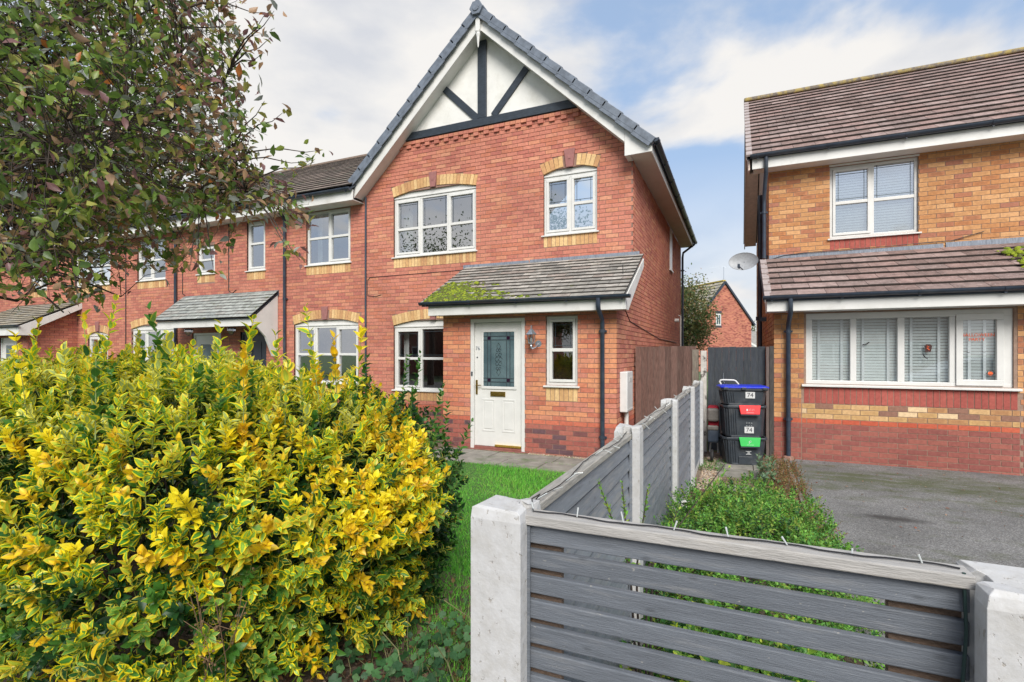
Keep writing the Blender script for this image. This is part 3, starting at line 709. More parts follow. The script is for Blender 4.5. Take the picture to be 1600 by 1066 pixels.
# moss on the left of the porch roof
n=2600; a=np.clip(rs.beta(1.3,2.6,n)*2.2,0,2.1); t=rs.uniform(0,1,n)**1.3*.9
keep=((a<1.25-t*1.0+rs.uniform(-.35,.35,n)+.25*np.sin(t*19+a*7)))|((t<.12)&(rs.rand(n)<.45))
a=a[keep];t=t[keep]; q=nrm(np.array([[0,1,pk]]))[0]
lump=.5+.5*np.sin(a*23+2*np.sin(t*17))*np.cos(t*31+a*5)
P=np.stack([-4.88+a,7.29+q[1]*t,2.45+q[2]*t+.015+lump*.015],1)
mossclumps(pr,P,(0,-pk,1),MOSSC[:4]+MOSSC[2:3],(.010,.040))
n=260; a=rs.uniform(.2,3.3,n); t=np.round(rs.uniform(0,1.2,n)/.155)*.155+.01
mossclumps(pr,np.stack([-4.88+a,7.29+q[1]*t,2.45+q[2]*t],1),(0,-pk,1),MOSSC[2:],(.006,.016))
# front door
dr=part('door',MB().box(-4.065,-3.205,YP+.045,YP+.09,.075,2.125),white,h1,bev=.003)
part('door_frame',MB().box(-4.13,-4.07,YP+.005,YP+.12,.03,2.19).box(-3.20,-3.14,YP+.005,YP+.12,.03,2.19).box(-4.07,-3.20,YP+.007,YP+.119,2.13,2.19),white,dr,bev=.004)
part('door_step',MB().box(-4.15,-3.12,YP-.03,YP+.12,-.02,.03).box(-4.07,-3.20,YP+.02,YP+.1,.031,.07),M('red_tile_step',(.26,.10,.08),.6,.2),dr,bev=.004)
part('threshold_bar',MB().box(-3.68,-3.215,YP+.005,YP+.044,.078,.112),goldb,dr,bev=.003)
gx0,gx1,gz0,gz1=-3.90,-3.34,1.07,1.97
part('glazing_bead',MB().box(gx0-.04,gx1+.04,YP+.03,YP+.046,gz0-.045,gz0).box(gx0-.04,gx1+.04,YP+.03,YP+.046,gz1,gz1+.04).box(gx0-.04,gx0,YP+.031,YP+.046,gz0,gz1).box(gx1,gx1+.04,YP+.031,YP+.046,gz0,gz1),white,dr,bev=.005)
part('pane',MB().box(gx0,gx1,YP+.038,YP+.046,gz0,gz1),frost,dr)
m=MB(); yl=YP+.034
for xx in (gx0+.075,gx0+.135,gx1-.135,gx1-.075): m.box(xx-.006,xx+.006,yl,yl+.003,gz0,gz1)
for zz in (gz0+.075,gz0+.135,gz1-.13,gz1-.07): m.box(gx0,gx1,yl-.001,yl+.003,zz-.006,zz+.006)
for sx_ in (-1,1):
    for k in range(-2,3):
        zc=(gz0+gz1)/2+k*.075; rr=.045-.007*abs(k); xc=(gx0+gx1)/2+sx_*(rr*.75)
        m.tube([(xc+rr*.7*math.cos(t),yl,zc+rr*.75*math.sin(t)) for t in [i*.6*sx_ for i in range(10)]],.0035,4)
for s_ in (-1,1):
    zc=(gz0+gz1)/2+s_*.21; xc=(gx0+gx1)/2
    m.tube([(xc,yl,zc-s_*.05),(xc-.035,yl,zc),(xc,yl,zc+s_*.06),(xc+.035,yl,zc),(xc,yl,zc-s_*.05)],.0035,4)
part('lead_pattern',m,leadline,dr)
m=MB()
for xx in (gx0+.105,gx1-.105):
    for zz in (gz0+.105,gz1-.10): m.box(xx-.026,xx+.026,yl-.003,yl+.002,zz-.026,zz+.026)
part('coloured_glass',m,M('purple_glass',(.02,.006,.02),.2,.1),dr)
for xa,xb in ((-3.93,-3.69),(-3.56,-3.32)):
    m=MB(); z0,z1=.32,.86; y0=YP+.045
    m.box(xa,xb,y0-.006,y0,z0,z0+.022).box(xa,xb,y0-.006,y0,z1-.022,z1).box(xa,xa+.022,y0-.007,y0,z0+.022,z1-.022).box(xb-.022,xb,y0-.007,y0,z0+.022,z1-.022)
    m.box(xa+.045,xb-.045,y0-.007,y0,z0+.045,z1-.045)
    part('door_panel',m,white,dr,bev=.004)
part('letterbox',MB().box(-3.77,-3.50,YP+.030,YP+.046,.905,.985).box(-3.745,-3.525,YP+.024,YP+.032,.925,.965),gold,dr,bev=.003)
part('door_handle',MB().box(-4.045,-4.012,YP+.032,YP+.046,.93,1.17).tube([(-4.028,YP+.04,1.08),(-4.028,YP+.0,1.08),(-3.93,YP-.005,1.085)],.009,8),gold,dr,bev=.002)
part('lock',MB().lathe([(0,0),(.012,0),(.012,.01),(0,.01)],(-4.02,YP+.036,1.55),10,'y'),darkplastic,dr)
part('doorbell',MB().box(-4.112,-4.088,YP-.008,YP+.006,1.24,1.31).box(-4.107,-4.093,YP-.011,YP-.007,1.29,1.302),darkplastic,dr,bev=.003)
text('76',.085,(-4.01,YP+.042,1.70),silver,dr,'door_number',ext=.003)
# wires on the facade
wirem=M('black_cable',(.02,.02,.022),.5,.1)
part('cable',MB().tube([(-7.40,YM-.02,5.0),(-7.405,YM-.02,3.0),(-7.40,YM-.02,0)],.022,6),darkplastic,h1)
part('cable',MB().tube([(-7.37,YM-.006,2.9),(-7.365,YM-.006,3.2),(-7.3,YM-.006,3.26),(-5.0,YM-.006,3.27)],.007,5).tube([(-7.37,YM-.006,2.87),(-7.15,YM-.006,2.84),(-7.0,YM-.006,2.87)],.007,5),wirem,h1)
part('cable',MB().tube([(-1.652,8.0,3.0),(-1.652,8.1,2.35),(-1.652,8.6,2.15),(-1.652,12,1.95),(-1.652,15.5,1.93)],.006,5),wirem,h1)
part('vent_pipe',MB().tube([(-1.66,15.2,2.55),(-1.55,15.2,2.55)],.05,10).tube([(-1.66,16.2,2.75),(-1.60,16.2,2.75),(-1.6,16.2,.2)],.02,8),whitetrim,h1)
# ================================================================ terrace
def pal_t(x,z,i):
    if z>.56: return rnd.choice((0,0,1,1,2,2,4,6,6,7,3))
    return pal_main(x,z,i)
def terrace(name,label,x0,x1,wins,doors,nobj,grp='houses in the terrace',extra_holes=()):
    h=thing(name,label,'house',((x0+x1)/2,YM,0),grp); B=Bricks(); holes=[];bh=[]
    for (a,b,p,q,lights,tr,arch,sash,cur) in wins:
        holes.append(rect(a,b,p-.23,q+.03)); bh.append((a,b,p-.01,q+(.13 if arch else .0)))
        if arch: holes.append(archhole(a,b,q+.045,arch)); B.arch(YM,a,b,q+.045,arch,buff)
        B.soldiers(YM,a,b,p-.23,p-.03,buff)
        if arch:
            xm=(a+b)/2; part('keystone',MB().prism([(xm-.1,YM-.03,q+.44),(xm+.1,YM-.03,q+.44),(xm+.06,YM-.03,q+.14),(xm-.06,YM-.03,q+.14)],(0,.13,0)),pinkstone,h,bev=.005)
        window(h,YM,a,b,p,q,lights,tr,arch=arch,sash=sash,curtain=cur)
    for d in doors: holes.append(rect(*d)); bh.append(d)
    B.wall('y',YM,(x0,x1),-.03,4.93,holes+list(extra_holes),pal_t)
    B.build(h,redbrick,PALR,nobj)
    mb=wallbody(YM,x0,x1,-.1,5.0,bh); mb.box(x0,x0+.1,YM+.262,16.5,-.1,5.0); mb.box(x0+.1,x1,16.4,16.6,-.1,5.0)
    part('wall',mb,mortar,h)
    part('fascia',MB().box(x0,x1-.03,8.55,8.575,4.87,5.10),whitetrim,h,bev=.003); part('soffit',MB().box(x0,x1-.03,8.577,YM,4.872,4.885),whitetrim,h)
    gutter(h,(x0,8.548,5.12),(x1-.05,8.548,5.12),brk=.95)
    rf=part('roof',MB().prism([(x0,8.5,5.10),(x0,12.7,7.66),(x0,16.9,5.10),(x0,16.9,5.13),(x0,12.7,7.69),(x0,8.5,5.13)],(x1-x0,0,0)),darkplastic,h)
    tiles(rf,(x0,8.47,5.12),(1,0,0),(0,4.23,2.57),x1-x0-.02,4.94,.30,.30,lambda a,r:r_(4),[(.17,.13,.105,1),(.20,.155,.125,1),(.14,.11,.09,1),(.22,.17,.14,1),(.16,.14,.11,1)],porchtile,nobj=0)
    part('ridge_tile',MB().box(x0,x1,12.58,12.82,7.68,7.76),M('ridge_'+name,(.2,.15,.12),.9,.2),rf,bev=.02)
    return h
h2=terrace('terraced_house','terraced brick house with dark grey front door, next to the gabled end house',-11.73,XL-.002,
  [(-9.14,-7.84,3.65,4.86,[1,1],.5,0,[0,1],[(-9.1,-8.95,None)]),(-11.09,-10.46,3.65,4.84,[1],.55,0,[1],None),(-9.52,-7.62,.95,2.24,L3,.5,.12,[1,0,1],None)],[(-11.32,-10.42,0,2.15)],300,extra_holes=[])
h3=terrace('terraced_house','terraced brick house with white front door under the shared tiled canopy',-15.99,-11.732,
  [(-12.92,-12.25,3.68,4.40,[1],.5,0,[1],None),(-15.46,-14.22,3.65,4.74,[1,1],.5,0,[1,0],[(-15.4,-15.2,None)]),(-15.72,-13.84,.95,2.26,L3,.5,.12,[1,0,1],None)],[(-13.12,-12.02,0,2.15)],0)
h4=terrace('terraced_house','far left brick house of the terrace with white doored tiled porch behind the bush',-27.0,-15.992,
  [(-18.52,-16.72,3.65,4.76,L3,.5,0,[1,0,1],None),(-17.85,-16.85,.95,2.12,[1,1],.5,.09,[1,1],None),(-21.1,-20.1,3.65,4.74,[1,1],.5,0,[1,1],None)],[],0,extra_holes=[rect(-21.5,-18.5,-.1,3.0)])
for h,x in ((h2,-9.76),(h3,-13.72)):
    downpipe(h,[(x,8.49,5.08),(x,8.49,5.0),(x,8.8,4.82),(x,8.84,4.72),(x,8.84,0)],collars=[(x,8.84,2.9)])
part('cable',MB().tube([(-11.73,YM-.01,4.9),(-11.73,YM-.01,3.2),(-11.6,YM-.01,3.12),(-11.45,YM-.01,3.2)],.008,5),wirem,h2)
part('cable',MB().tube([(-13.5,YM-.01,3.75),(-13.5,YM-.01,3.2),(-13.4,YM-.01,3.15)],.009,5).tube([(-15.97,YM-.01,4.9),(-15.97,YM-.01,.0)],.014,5),wirem,h3)
# doors of the pair
def sdoor(h,x0,x1,col,glz,lab):
    y=YM+.03; d=part('door',MB().box(x0+.07,x1-.07,y+.02,y+.06,.04,2.08),col,h,label=lab)
    part('door_frame',MB().box(x0,x0+.068,y,y+.08,0,2.15).box(x1-.068,x1,y,y+.08,0,2.15).box(x0+.068,x1-.068,y,y+.079,2.085,2.15),white if glz else col,d)
    if glz:
        part('pane',MB().box(x0+.28,x1-.28,y+.012,y+.019,1.0,1.85),frost,d)
        part('glazing_bead',MB().box(x0+.24,x1-.24,y+.005,y+.0195,.96,1.0).box(x0+.24,x1-.24,y+.005,y+.0195,1.85,1.89).box(x0+.24,x0+.28,y+.006,y+.0195,1.0,1.85).box(x1-.28,x1-.24,y+.006,y+.0195,1.0,1.85),white,d)
    else:
        for a in (.0,.3): part('door_panel',MB().box(x0+.17+a,x0+.38+a,y+.008,y+.02,.2,.9).box(x0+.17+a,x0+.38+a,y+.008,y+.02,1.1,1.9),col,d,bev=.005)
    part('door_handle',MB().tube([(x0+.12,y+.02,1.05),(x0+.12,y-.03,1.05),(x0+.22,y-.03,1.05)],.01,6),gold,d)
sdoor(h2,-11.32,-10.42,M('dark_grey_door',(.03,.035,.05),.35,.1),False,'dark grey panelled door')
sdoor(h3,-13.12,-12.02,white,True,'white door with tall glazed panel')
cn=thing('porch_canopy','shared grey tiled lean-to canopy over the pair of terraced front doors','canopy',(-11.7,8.5,2.3))
cr=part('roof',MB().prism([(-13.4,8.14,2.40),(-13.4,8.88,3.03),(-13.4,8.88,3.05),(-13.4,8.14,2.42)],(3.38,0,0)),darkplastic,cn)
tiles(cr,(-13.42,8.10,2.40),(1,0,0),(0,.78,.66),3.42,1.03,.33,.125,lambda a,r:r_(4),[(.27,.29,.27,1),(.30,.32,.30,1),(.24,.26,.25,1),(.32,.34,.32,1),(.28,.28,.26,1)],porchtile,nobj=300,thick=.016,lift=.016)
part('fascia',MB().box(-13.36,-10.03,8.16,8.185,2.24,2.40),whitetrim,cn)
part('gable_cheek',MB().prism([(-10.03,8.187,2.24),(-10.03,8.89,2.24),(-10.03,8.89,3.0),(-10.03,8.187,2.40)],(-.03,0,0)).prism([(-10.03,8.75,1.55),(-10.03,8.89,1.55),(-10.03,8.89,2.24),(-10.03,8.3,2.24),(-10.03,8.55,2.0)],(-.05,0,0)),whitetrim,cn)
part('flashing',MB().box(-13.37,-10.0,YM-.02,YM-.003,2.98,3.12),M('dark_flashing',(.06,.075,.10),.5,.2),cn)
for x in (-12.6,-11.05):
    l=thing('ceiling_lamp','small black lantern under the canopy '+('before the white door' if x<-12 else 'before the dark grey door'),'lamp',(x,8.45,2.2),'lanterns under the canopy')
    part('lamp_base',MB().lathe([(.0,.03),(.1,.03),(.1,0),(.0,0)],(x,8.45,2.2),8),darkplastic,l)
    part('lamp_shade',MB().lathe([(.04,-.13),(.09,-.05),(.09,0)],(x,8.45,2.2),6),glasslow,l); part('lamp_cap',MB().lathe([(.0,-.15),(.03,-.14),(.045,-.13)],(x,8.45,2.2),6),darkplastic,l)
# porch of the far left house
B=Bricks(); B.wall('y',7.7,(-21.4,-18.4),-.03,2.25,[rect(-19.95,-19.0,0,2.1)],pal_t); B.wall('x',-18.4,lambda z:(7.74 if z<2.4 else 7.5+(z-2.3)/.55,8.9),-.03,2.9,[],pal_t,out=1); B.build(h4,redbrick,PALR,0)
mb=wallbody(7.7,-21.4,-18.41,-.1,2.3,[(-19.95,-19.0,0,2.1)]); mb.prism([(-18.41,7.962,-.1),(-18.41,8.9,-.1),(-18.41,8.9,3.0),(-18.41,7.962,2.45)],(-.2,0,0)); part('porch_wall',mb,mortar,h4)
y0=YM; YMs=YM; YM=7.7; sdoor(h4,-19.95,-19.0,white,True,'white door with glazed panel'); YM=YMs
pr4=part('porch_roof',MB().prism([(-21.6,7.42,2.33),(-21.6,8.88,3.1),(-21.6,8.88,3.12),(-21.6,7.42,2.35)],(3.4,0,0)),darkplastic,h4)
tiles(pr4,(-21.62,7.4,2.35),(1,0,0),(0,1.46,.77),3.44,1.66,.33,.16,lambda a,r:r_(4),[(.28,.25,.19,1),(.32,.29,.22,1),(.24,.22,.17,1),(.3,.28,.24,1),(.26,.22,.15,1)],porchtile,nobj=0)
n=900; mossclumps(pr4,np.stack([rs.uniform(-21.5,-18.3,n),7.5+(t4:=rs.beta(1,2,n)*1.1),2.43+t4*.527],1),(0,-.53,1),[MOSSC[3],MOSSC[4],(.16,.15,.03,1),MOSSC[2],MOSSC[3]],(.015,.04))
part('porch_bargeboard',MB().prism([(-18.18,7.40,2.12),(-18.18,7.40,2.36),(-18.18,8.9,3.13),(-18.18,8.9,2.97),(-18.18,7.72,2.30),(-18.18,7.72,2.12)],(.03,0,0)).box(-21.6,-18.185,7.40,7.425,2.12,2.33),whitetrim,h4)
gutter(h4,(-21.6,7.40,2.40),(-18.1,7.40,2.40),r=.05)
# ================================================================ right house, buff brick
YL=8.85; YU=10.3; XB=.5
h5=thing('brick_house','buff brick house on the right with brown tiled roofs and wide window above the drive','house',(3.4,10.5,0))
B=Bricks()
def pal_b(x,z,i):
    if .87<x<3.38 and z<.9:
        if z>.645: return rnd.choice((13,14,14,15,15,17,14,16))
        if z>.57: return 11+r_(1)
        return 8+r_(2)
    if z>.645: return rnd.choice((0,0,1,1,2,2,3,3,4,5,6,7,6,1))
    if z>.57: return 11+r_(1)
    return 8+r_(2)
BW=(.93,3.32,1.16,2.215)
jz=lambda x:(lambda z:(x-.006,x+.006) if z<1.1 else None)
B.wall('y',YL,(XB,6.6),-.03,2.28,[rect(BW[0]-.03,BW[1]+.04,.87,2.3),jz(.872),jz(3.385)],pal_b,u_anchor=.04)
B.soldiers(YL,BW[0]-.03,BW[1]+.04,.872,1.115,lambda *a:18+r_(1))
UW=(1.44,2.68,3.60,4.83)
B.wall('y',YU,(XB,6.6),3.12,4.93,[rect(UW[0],UW[1],3.39,4.86)],pal_b,u_anchor=.1)
B.soldiers(YU,UW[0],UW[1],3.385,3.575,lambda *a:18+r_(1))
def br2(z):
    if z<2.45: return (YL+.032,17.3)
    if z<3.2: return (8.65+(z-2.42)/.46,17.3)
    return (YU+.032,17.3)
B.wall('x',XB,br2,-.03,4.93,[],pal_b,out=-1)
B.build(h5,buffbrick,PALB)
mb=wallbody(YL,XB+.009,6.6,-.1,2.3,[BW]); wallbody(YU,XB+.009,6.6,2.9,5.0,[UW],mb=mb)
mb.prism([(XB+.009,YL+.262,-.1),(XB+.009,17.3,-.1),(XB+.009,17.3,5.0),(XB+.009,13.8,7.5),(XB+.009,YU+.262,5.0),(XB+.009,YU+.262,3.2),(XB+.009,YL+.3,2.35)],(.2,0,0))
mb.box(.71,6.6,17.1,17.3,-.1,5.0); mb.prism([(6.4,YL+.262,-.1),(6.4,17.09,-.1),(6.4,17.09,5.0),(6.4,13.8,7.5),(6.4,YU+.262,5.0),(6.4,YU+.262,3.2),(6.4,YL+.3,2.35)],(.2,0,0))
part('wall',mb,mortar2,h5)
# big lower window, built light by light
bw=part('window',MB().box(BW[0],BW[1],YL+.03,YL+.10,BW[2],BW[2]+.055).box(BW[0],BW[1],YL+.03,YL+.10,BW[3]-.09,BW[3]).box(BW[0],BW[0]+.085,YL+.031,YL+.099,BW[2]+.055,BW[3]-.09).box(BW[1]-.10,BW[1],YL+.031,YL+.099,BW[2]+.055,BW[3]-.09),white,h5,bev=.004,label='wide four light window with white venetian blinds')
m=MB()
for a,b in ((1.50,1.575),(2.07,2.15),(2.655,2.72)): part('mullion',MB().box(a,b,YL+.032,YL+.097,BW[2]+.056,BW[3]-.091),white,bw,bev=.004)
sx0,sx1=2.722,3.225
for a,b,c_,d_ in ((sx0,sx1,BW[2]+.02,BW[2]+.10),(sx0,sx1,BW[3]-.145,BW[3]-.06),(sx0,sx0+.075,BW[2]+.10,BW[3]-.145),(sx1-.075,sx1,BW[2]+.10,BW[3]-.145)): m.box(a,b,YL+.008,YL+.06,c_,d_)
part('frame',m,white,bw,bev=.005)
PX=[(1.015,1.50),(1.575,2.07),(2.15,2.655),(2.797,3.15)]
sl=MB(); 
for k,(a,b) in enumerate(PX):
    z0_,z1_=(BW[2]+.055,BW[3]-.09) if k<3 else (BW[2]+.10,BW[3]-.145)
    part('pane',MB().quad((a-.003,YL+.062,z0_),(b+.003,YL+.0605,z0_),(b+.003,YL+.0605,z1_),(a-.003,YL+.062,z1_)),glasslow,bw)
blindm=M('blind_slat',(.82,.86,.85),.5,.05)
slme=MB().obox((0,0,0),(.5,0,0),(0,.003,.0185),(0,.0008,-.0002)).mesh('blind_slat'); slme.materials.append(blindm)
for k,(a,b) in enumerate(PX):
    n=24
    for i in range(n):
        z=1.20+i*(2.17-1.20)/(n-1); o=bpy.data.objects.new('blind_slat',slme); C.objects.link(o); o.parent=bw
        o.location=((a+b)/2,YL+.115,z); o.scale=(b-a+.05,1,1); o.rotation_euler=(R(rnd.uniform(-3,3)+(24 if k>=2 else 8)),0,0)
    tp=MB()
    for xx in (a+.09,b-.10): tp.box(xx-.016,xx+.016,YL+.088,YL+.091,1.18,2.2)
    part('blind_tape',tp,M('blind_tape',(.82,.85,.86),.8,.05) if k==0 else bpy.data.materials['blind_tape'],bw)
part('sill',MB().prism([(BW[0]-.06,YL+.05,BW[2]),(BW[0]-.06,YL-.05,BW[2]-.012),(BW[0]-.06,YL-.05,BW[2]-.04),(BW[0]-.06,YL+.05,BW[2]-.04)],(BW[1]-BW[0]+.13,0,0)),white,bw,bev=.003)
uw,_=window(h5,YU,*UW,[1,1],.49,sash=[1,0],leads='full')
sl2=MB()
for i in range(26):
    z=3.66+i*.045; sl2.obox((2.06,YU+.14,z),(.56,0,0),(0,.005,.019),(0,.0008,0))
part('blind',sl2,blindm,uw)
part('window_head',MB().box(UW[0]-.01,UW[1]+.01,YU-.01,YU+.05,4.832,4.86),whitetrim,h5)
# lower roof
kl=(3.27-2.40)/(YU-8.45)
lr=part('lower_roof',MB().prism([(.34,8.45,2.38),(.34,10.28,2.38+kl*1.83),(.34,10.28,2.40+kl*1.83),(.34,8.45,2.40)],(6.5,0,0)),darkplastic,h5)
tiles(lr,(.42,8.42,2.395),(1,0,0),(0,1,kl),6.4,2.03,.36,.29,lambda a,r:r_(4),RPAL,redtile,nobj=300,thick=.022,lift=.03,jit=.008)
q=nrm(np.array([[0,1,kl]]))[0]
def verge(roof,x,A,slope,S,g,w=.05,col=None):
    q=Vector((0,1,slope)).normalized(); nn=Vector((0,-slope,1)).normalized()
    for r in range(int(S/g+.5)):
        c=Vector((x,A[1],A[2]))+q*(r*g+g/2)+nn*.035
        d=(q-nn*.09).normalized(); n2=(nn+q*.09).normalized()
        part('verge_cap',MB().obox(c,(w,0,0),d*(g/2+.02),n2*.02).obox(c-n2*.045-Vector((w-.008,0,0)),(.008,0,0),d*(g/2+.01),n2*.035),vergem,roof,bev=.004)
vergem=M('verge_grey',(.36,.31,.30),.8,.15,12)
verge(lr,.40,(0,8.42,2.40),kl,2.03,.29)
part('fascia',MB().box(.385,6.7,8.475,8.50,2.235,2.40).box(.40,6.7,8.502,YL-.002,2.238,2.252).prism([(.385,8.502,2.235),(.385,YL+.02,2.235),(.385,YU,3.1),(.385,YU,3.2),(.385,8.502,2.40)],(.02,0,0)),whitetrim,h5,bev=.003)
gutter(h5,(.33,8.473,2.46),(6.7,8.473,2.455),r=.055,brk=.8)
part('flashing',MB().prism([(.5,YU-.004,3.375),(.5,YU-.012,3.375),(.5,YU-.016,3.285),(.5,10.02,3.165),(.5,10.02,3.155),(.5,YU-.004,3.26)],(2.5,0,0)).prism([(3.03,YU-.004,3.39),(3.03,YU-.015,3.39),(3.03,YU-.019,3.295),(3.03,10.02,3.172),(3.03,10.02,3.162),(3.03,YU-.004,3.265)],(3.5,0,0)),lead,h5)
downpipe(h5,[(.69,8.42,2.42),(.69,8.42,2.30),(.69,8.46,2.20),(.69,8.74,2.08),(.69,8.785,2.0),(.69,8.79,.06)],collars=[(.69,8.79,1.95),(.69,8.79,.62)])
part('drain_collar',MB().lathe([(0,0),(.085,0),(.075,.06),(.05,.075),(0,.075)],(.69,8.79,-.01),14),M('clay_pipe',(.30,.17,.13),.8,.2),h5)
n=2600; rr=rs.randint(0,5,n); a=rs.beta(2.2,1.1,n)*3.4
k_=rs.rand(n)<.5
t=np.where(k_,rr*.29+.005,rs.uniform(0,1.2,n)); a=np.where(k_,a,np.round((a-(np.floor(t/.29)%2)*.18)/.36)*.36+(np.floor(t/.29)%2)*.18+.0)
kp=(rs.rand(n)<np.clip(a/3.2,.12,1)); a=a[kp];t=t[kp]
mossclumps(lr,np.stack([.42+a+rs.normal(0,.012,len(a)),8.44+q[1]*t,2.425+q[2]*t],1),(0,-kl,1),[MOSSC[0],MOSSC[3],MOSSC[4],MOSSC[2],MOSSC[3]],(.007,.018))
n=150; a=3.68+rs.normal(0,.09,n); t=rs.uniform(.1,1.5,n); mossclumps(lr,np.stack([a,8.45+q[1]*t,2.47+q[2]*t+rs.uniform(0,.06,n)],1),(0,-kl,1),MOSSC[:3]+MOSSC[:2],(.02,.05))
# upper roof
ku=(7.72-5.06)/(13.8-9.98); Su=math.hypot(13.8-9.98,7.72-5.06)
ur=part('roof',MB().prism([(.14,9.98,5.04),(.14,13.8,7.70),(.14,17.62,5.04),(.14,17.62,5.06),(.14,13.8,7.72),(.14,9.98,5.06)],(6.8,0,0)),darkplastic,h5)
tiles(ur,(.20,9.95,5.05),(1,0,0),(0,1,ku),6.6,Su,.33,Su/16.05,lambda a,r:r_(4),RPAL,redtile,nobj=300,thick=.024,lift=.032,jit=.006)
verge(ur,.17,(0,9.95,5.06),ku,Su,Su/16.05)
part('ridge_tile',MB().box(.12,6.9,13.66,13.94,7.74,7.83),M('lichen_ridge',(.20,.17,.14),.95,.3,14,dirt=(.36,.28,.10),dirtscale=7,dirtlo=.45,dirthi=.6),ur,bev=.03)
n=900; a=rs.uniform(0,6,n); t=Su-.02-rs.beta(1,3,n)*.8; q=nrm(np.array([[0,1,ku]]))[0]
mossclumps(ur,np.stack([.2+a,9.97+q[1]*t,5.11+q[2]*t],1),(0,-ku,1),[(.38,.28,.05,1),(.3,.22,.06,1),MOSSC[4],(.42,.33,.08,1),MOSSC[3]],(.008,.022))
n=420; a=rs.uniform(0,6,n); t=np.round(rs.uniform(0,Su,n)/(Su/16.05))*(Su/16.05)+.03
mossclumps(ur,np.stack([.2+a,9.97+q[1]*t,5.11+q[2]*t],1),(0,-ku,1),[MOSSC[4],MOSSC[3],(.05,.04,.02,1),(.3,.24,.08,1),MOSSC[4]],(.010,.024))
part('fascia',MB().box(.22,6.8,10.005,10.03,4.87,5.05).box(.24,6.8,10.032,YU-.002,4.872,4.888),whitetrim,h5,bev=.003)
gutter(h5,(.19,10.003,5.10),(6.8,10.003,5.10),r=.057,brk=.98)
part('verge_soffit',MB().prism([(.16,10.032,4.87),(.16,10.3,4.87),(.16,13.8,7.46),(.16,17.3,4.87),(.16,17.62,4.87),(.16,17.62,5.03),(.16,13.8,7.69),(.16,10.032,5.04)],(.025,0,0)).prism([(.186,10.3,4.89),(.186,13.8,7.48),(.186,17.3,4.89),(.186,17.3,4.91),(.186,13.8,7.50),(.186,10.3,4.91)],(.30,0,0)),M('aged_barge',(.72,.58,.50),.6,.1),h5)
downpipe(h5,[(.44,9.96,5.06),(.44,9.96,4.90),(.44,10.0,4.80),(.42,10.24,4.42),(.42,10.25,4.3),(.42,10.25,3.32)],collars=[(.42,10.25,4.15)])
downpipe(h5,[(.42,12.2,5.0),(.42,12.2,0)],r=.045)
part('wall_bracket_light',MB().box(.36,.5,11.2,11.3,2.25,2.33).lathe([(0,0),(.03,0),(.03,.08),(0,.08)],(.34,11.18,2.26),8),darkplastic,h5)
part('cable',MB().tube([(.52,YU-.02,3.30),(.75,YU-.02,3.36),(1.1,YU-.03,3.38),(2.2,YU-.03,3.39),(3.1,YU-.02,3.41),(3.5,YU-.02,3.52)],.006,5),wirem,h5)
# ================================================================ fittings
mt=thing('meter_box','white wall meter cabinet on the side wall by the brown fence','meter box',(-1.58,8.0,.7))
part('cabinet',MB().box(-1.658,-1.54,7.80,8.24,.72,1.335),M('meter_white',(.66,.67,.66),.4,.06,6),mt,bev=.012)
m=MB()
for k in range(6): m.box(-1.54,-1.534,7.95,8.18,1.24-k*.012,1.246-k*.012)
m.box(-1.54,-1.535,7.83,8.21,.75,.76); part('vent',m,whitetrim,mt)
part('pipe',MB().tube([(-1.60,8.02,.70),(-1.60,8.02,0)],.035,10),whitetrim,mt)
ln=thing('wall_lantern','silver coach lantern on the brickwork between front door and narrow window','lantern',(-2.97,7.55,1.7))
lx,ly,lz=-2.975,7.47,1.72
part('bracket',MB().lathe([(0,0),(.055,0),(.05,.02),(0,.025)],(lx+.07,YP-.001,lz+.05),12,'y').tube([(lx+.07,YP-.02,lz+.05),(lx+.07,7.5,lz-.0),(lx+.02,7.47,lz-.03),(lx,ly,lz+.01)],.012,6),silver,ln)
part('lamp_cap',MB().lathe([(.0,.27),(.012,.25),(.008,.22),(.03,.20),(.085,.135),(.09,.125),(.0,.125)],(lx,ly,lz+.07),6),silver,ln)
part('glass_shade',MB().lathe([(.045,.0),(.068,.13)],(lx,ly,lz+.065),6),glasslow,ln)
m=MB()
for k in range(6):
    a=2*math.pi*k/6; m.tube([(lx+.045*math.cos(a),ly+.045*math.sin(a),lz+.065),(lx+.069*math.cos(a),ly+.069*math.sin(a),lz+.195)],.004,4)
m.lathe([(0,0),(.05,0),(.05,.012),(0,.012)],(lx,ly,lz+.053),6).lathe([(0,-.08),(.012,-.07),(.02,-.04),(.012,-.02),(.03,0),(0,0)],(lx,ly,lz+.053),8)
part('cage',m,silver,ln); part('bulb',MB().lathe([(0,0),(.02,.01),(.025,.05),(.0,.08)],(lx,ly,lz+.07),8),whitetrim,ln)
# satellite dish
ds=thing('satellite_dish','oval grey satellite dish on the left corner of the buff brick house','satellite dish',(.2,10.5,3.3))
cd_=Vector((.08,10.45,3.33)); nd=Vector((-.12,-1,.22)).normalized(); ux_=Vector((1,-.12,0)).normalized(); uz_=ux_.cross(nd)*-1
m=MB(); rings=6; seg=24
for k in range(rings+1):
    rr_=k/rings
    for j in range(seg):
        a=2*math.pi*j/seg; m.v.append(tuple(cd_+ux_*(.25*rr_*math.cos(a))+uz_*(.17*rr_*math.sin(a))-nd*(.05*(1-rr_*rr_))))
for k in range(rings):
    for j in range(seg): a=k*seg+j; b=k*seg+(j+1)%seg; m.f.append((a,b,b+seg,a+seg))
m.tube([tuple(cd_+ux_*(.25*math.cos(2*math.pi*j/24))+uz_*(.17*math.sin(2*math.pi*j/24))) for j in range(25)],.005,4)
part('reflector',m,M('dish_grey',(.32,.34,.36),.5,.15,30),ds,smooth=True)
lnb=cd_+nd*.24+Vector((-.05,0,-.17))
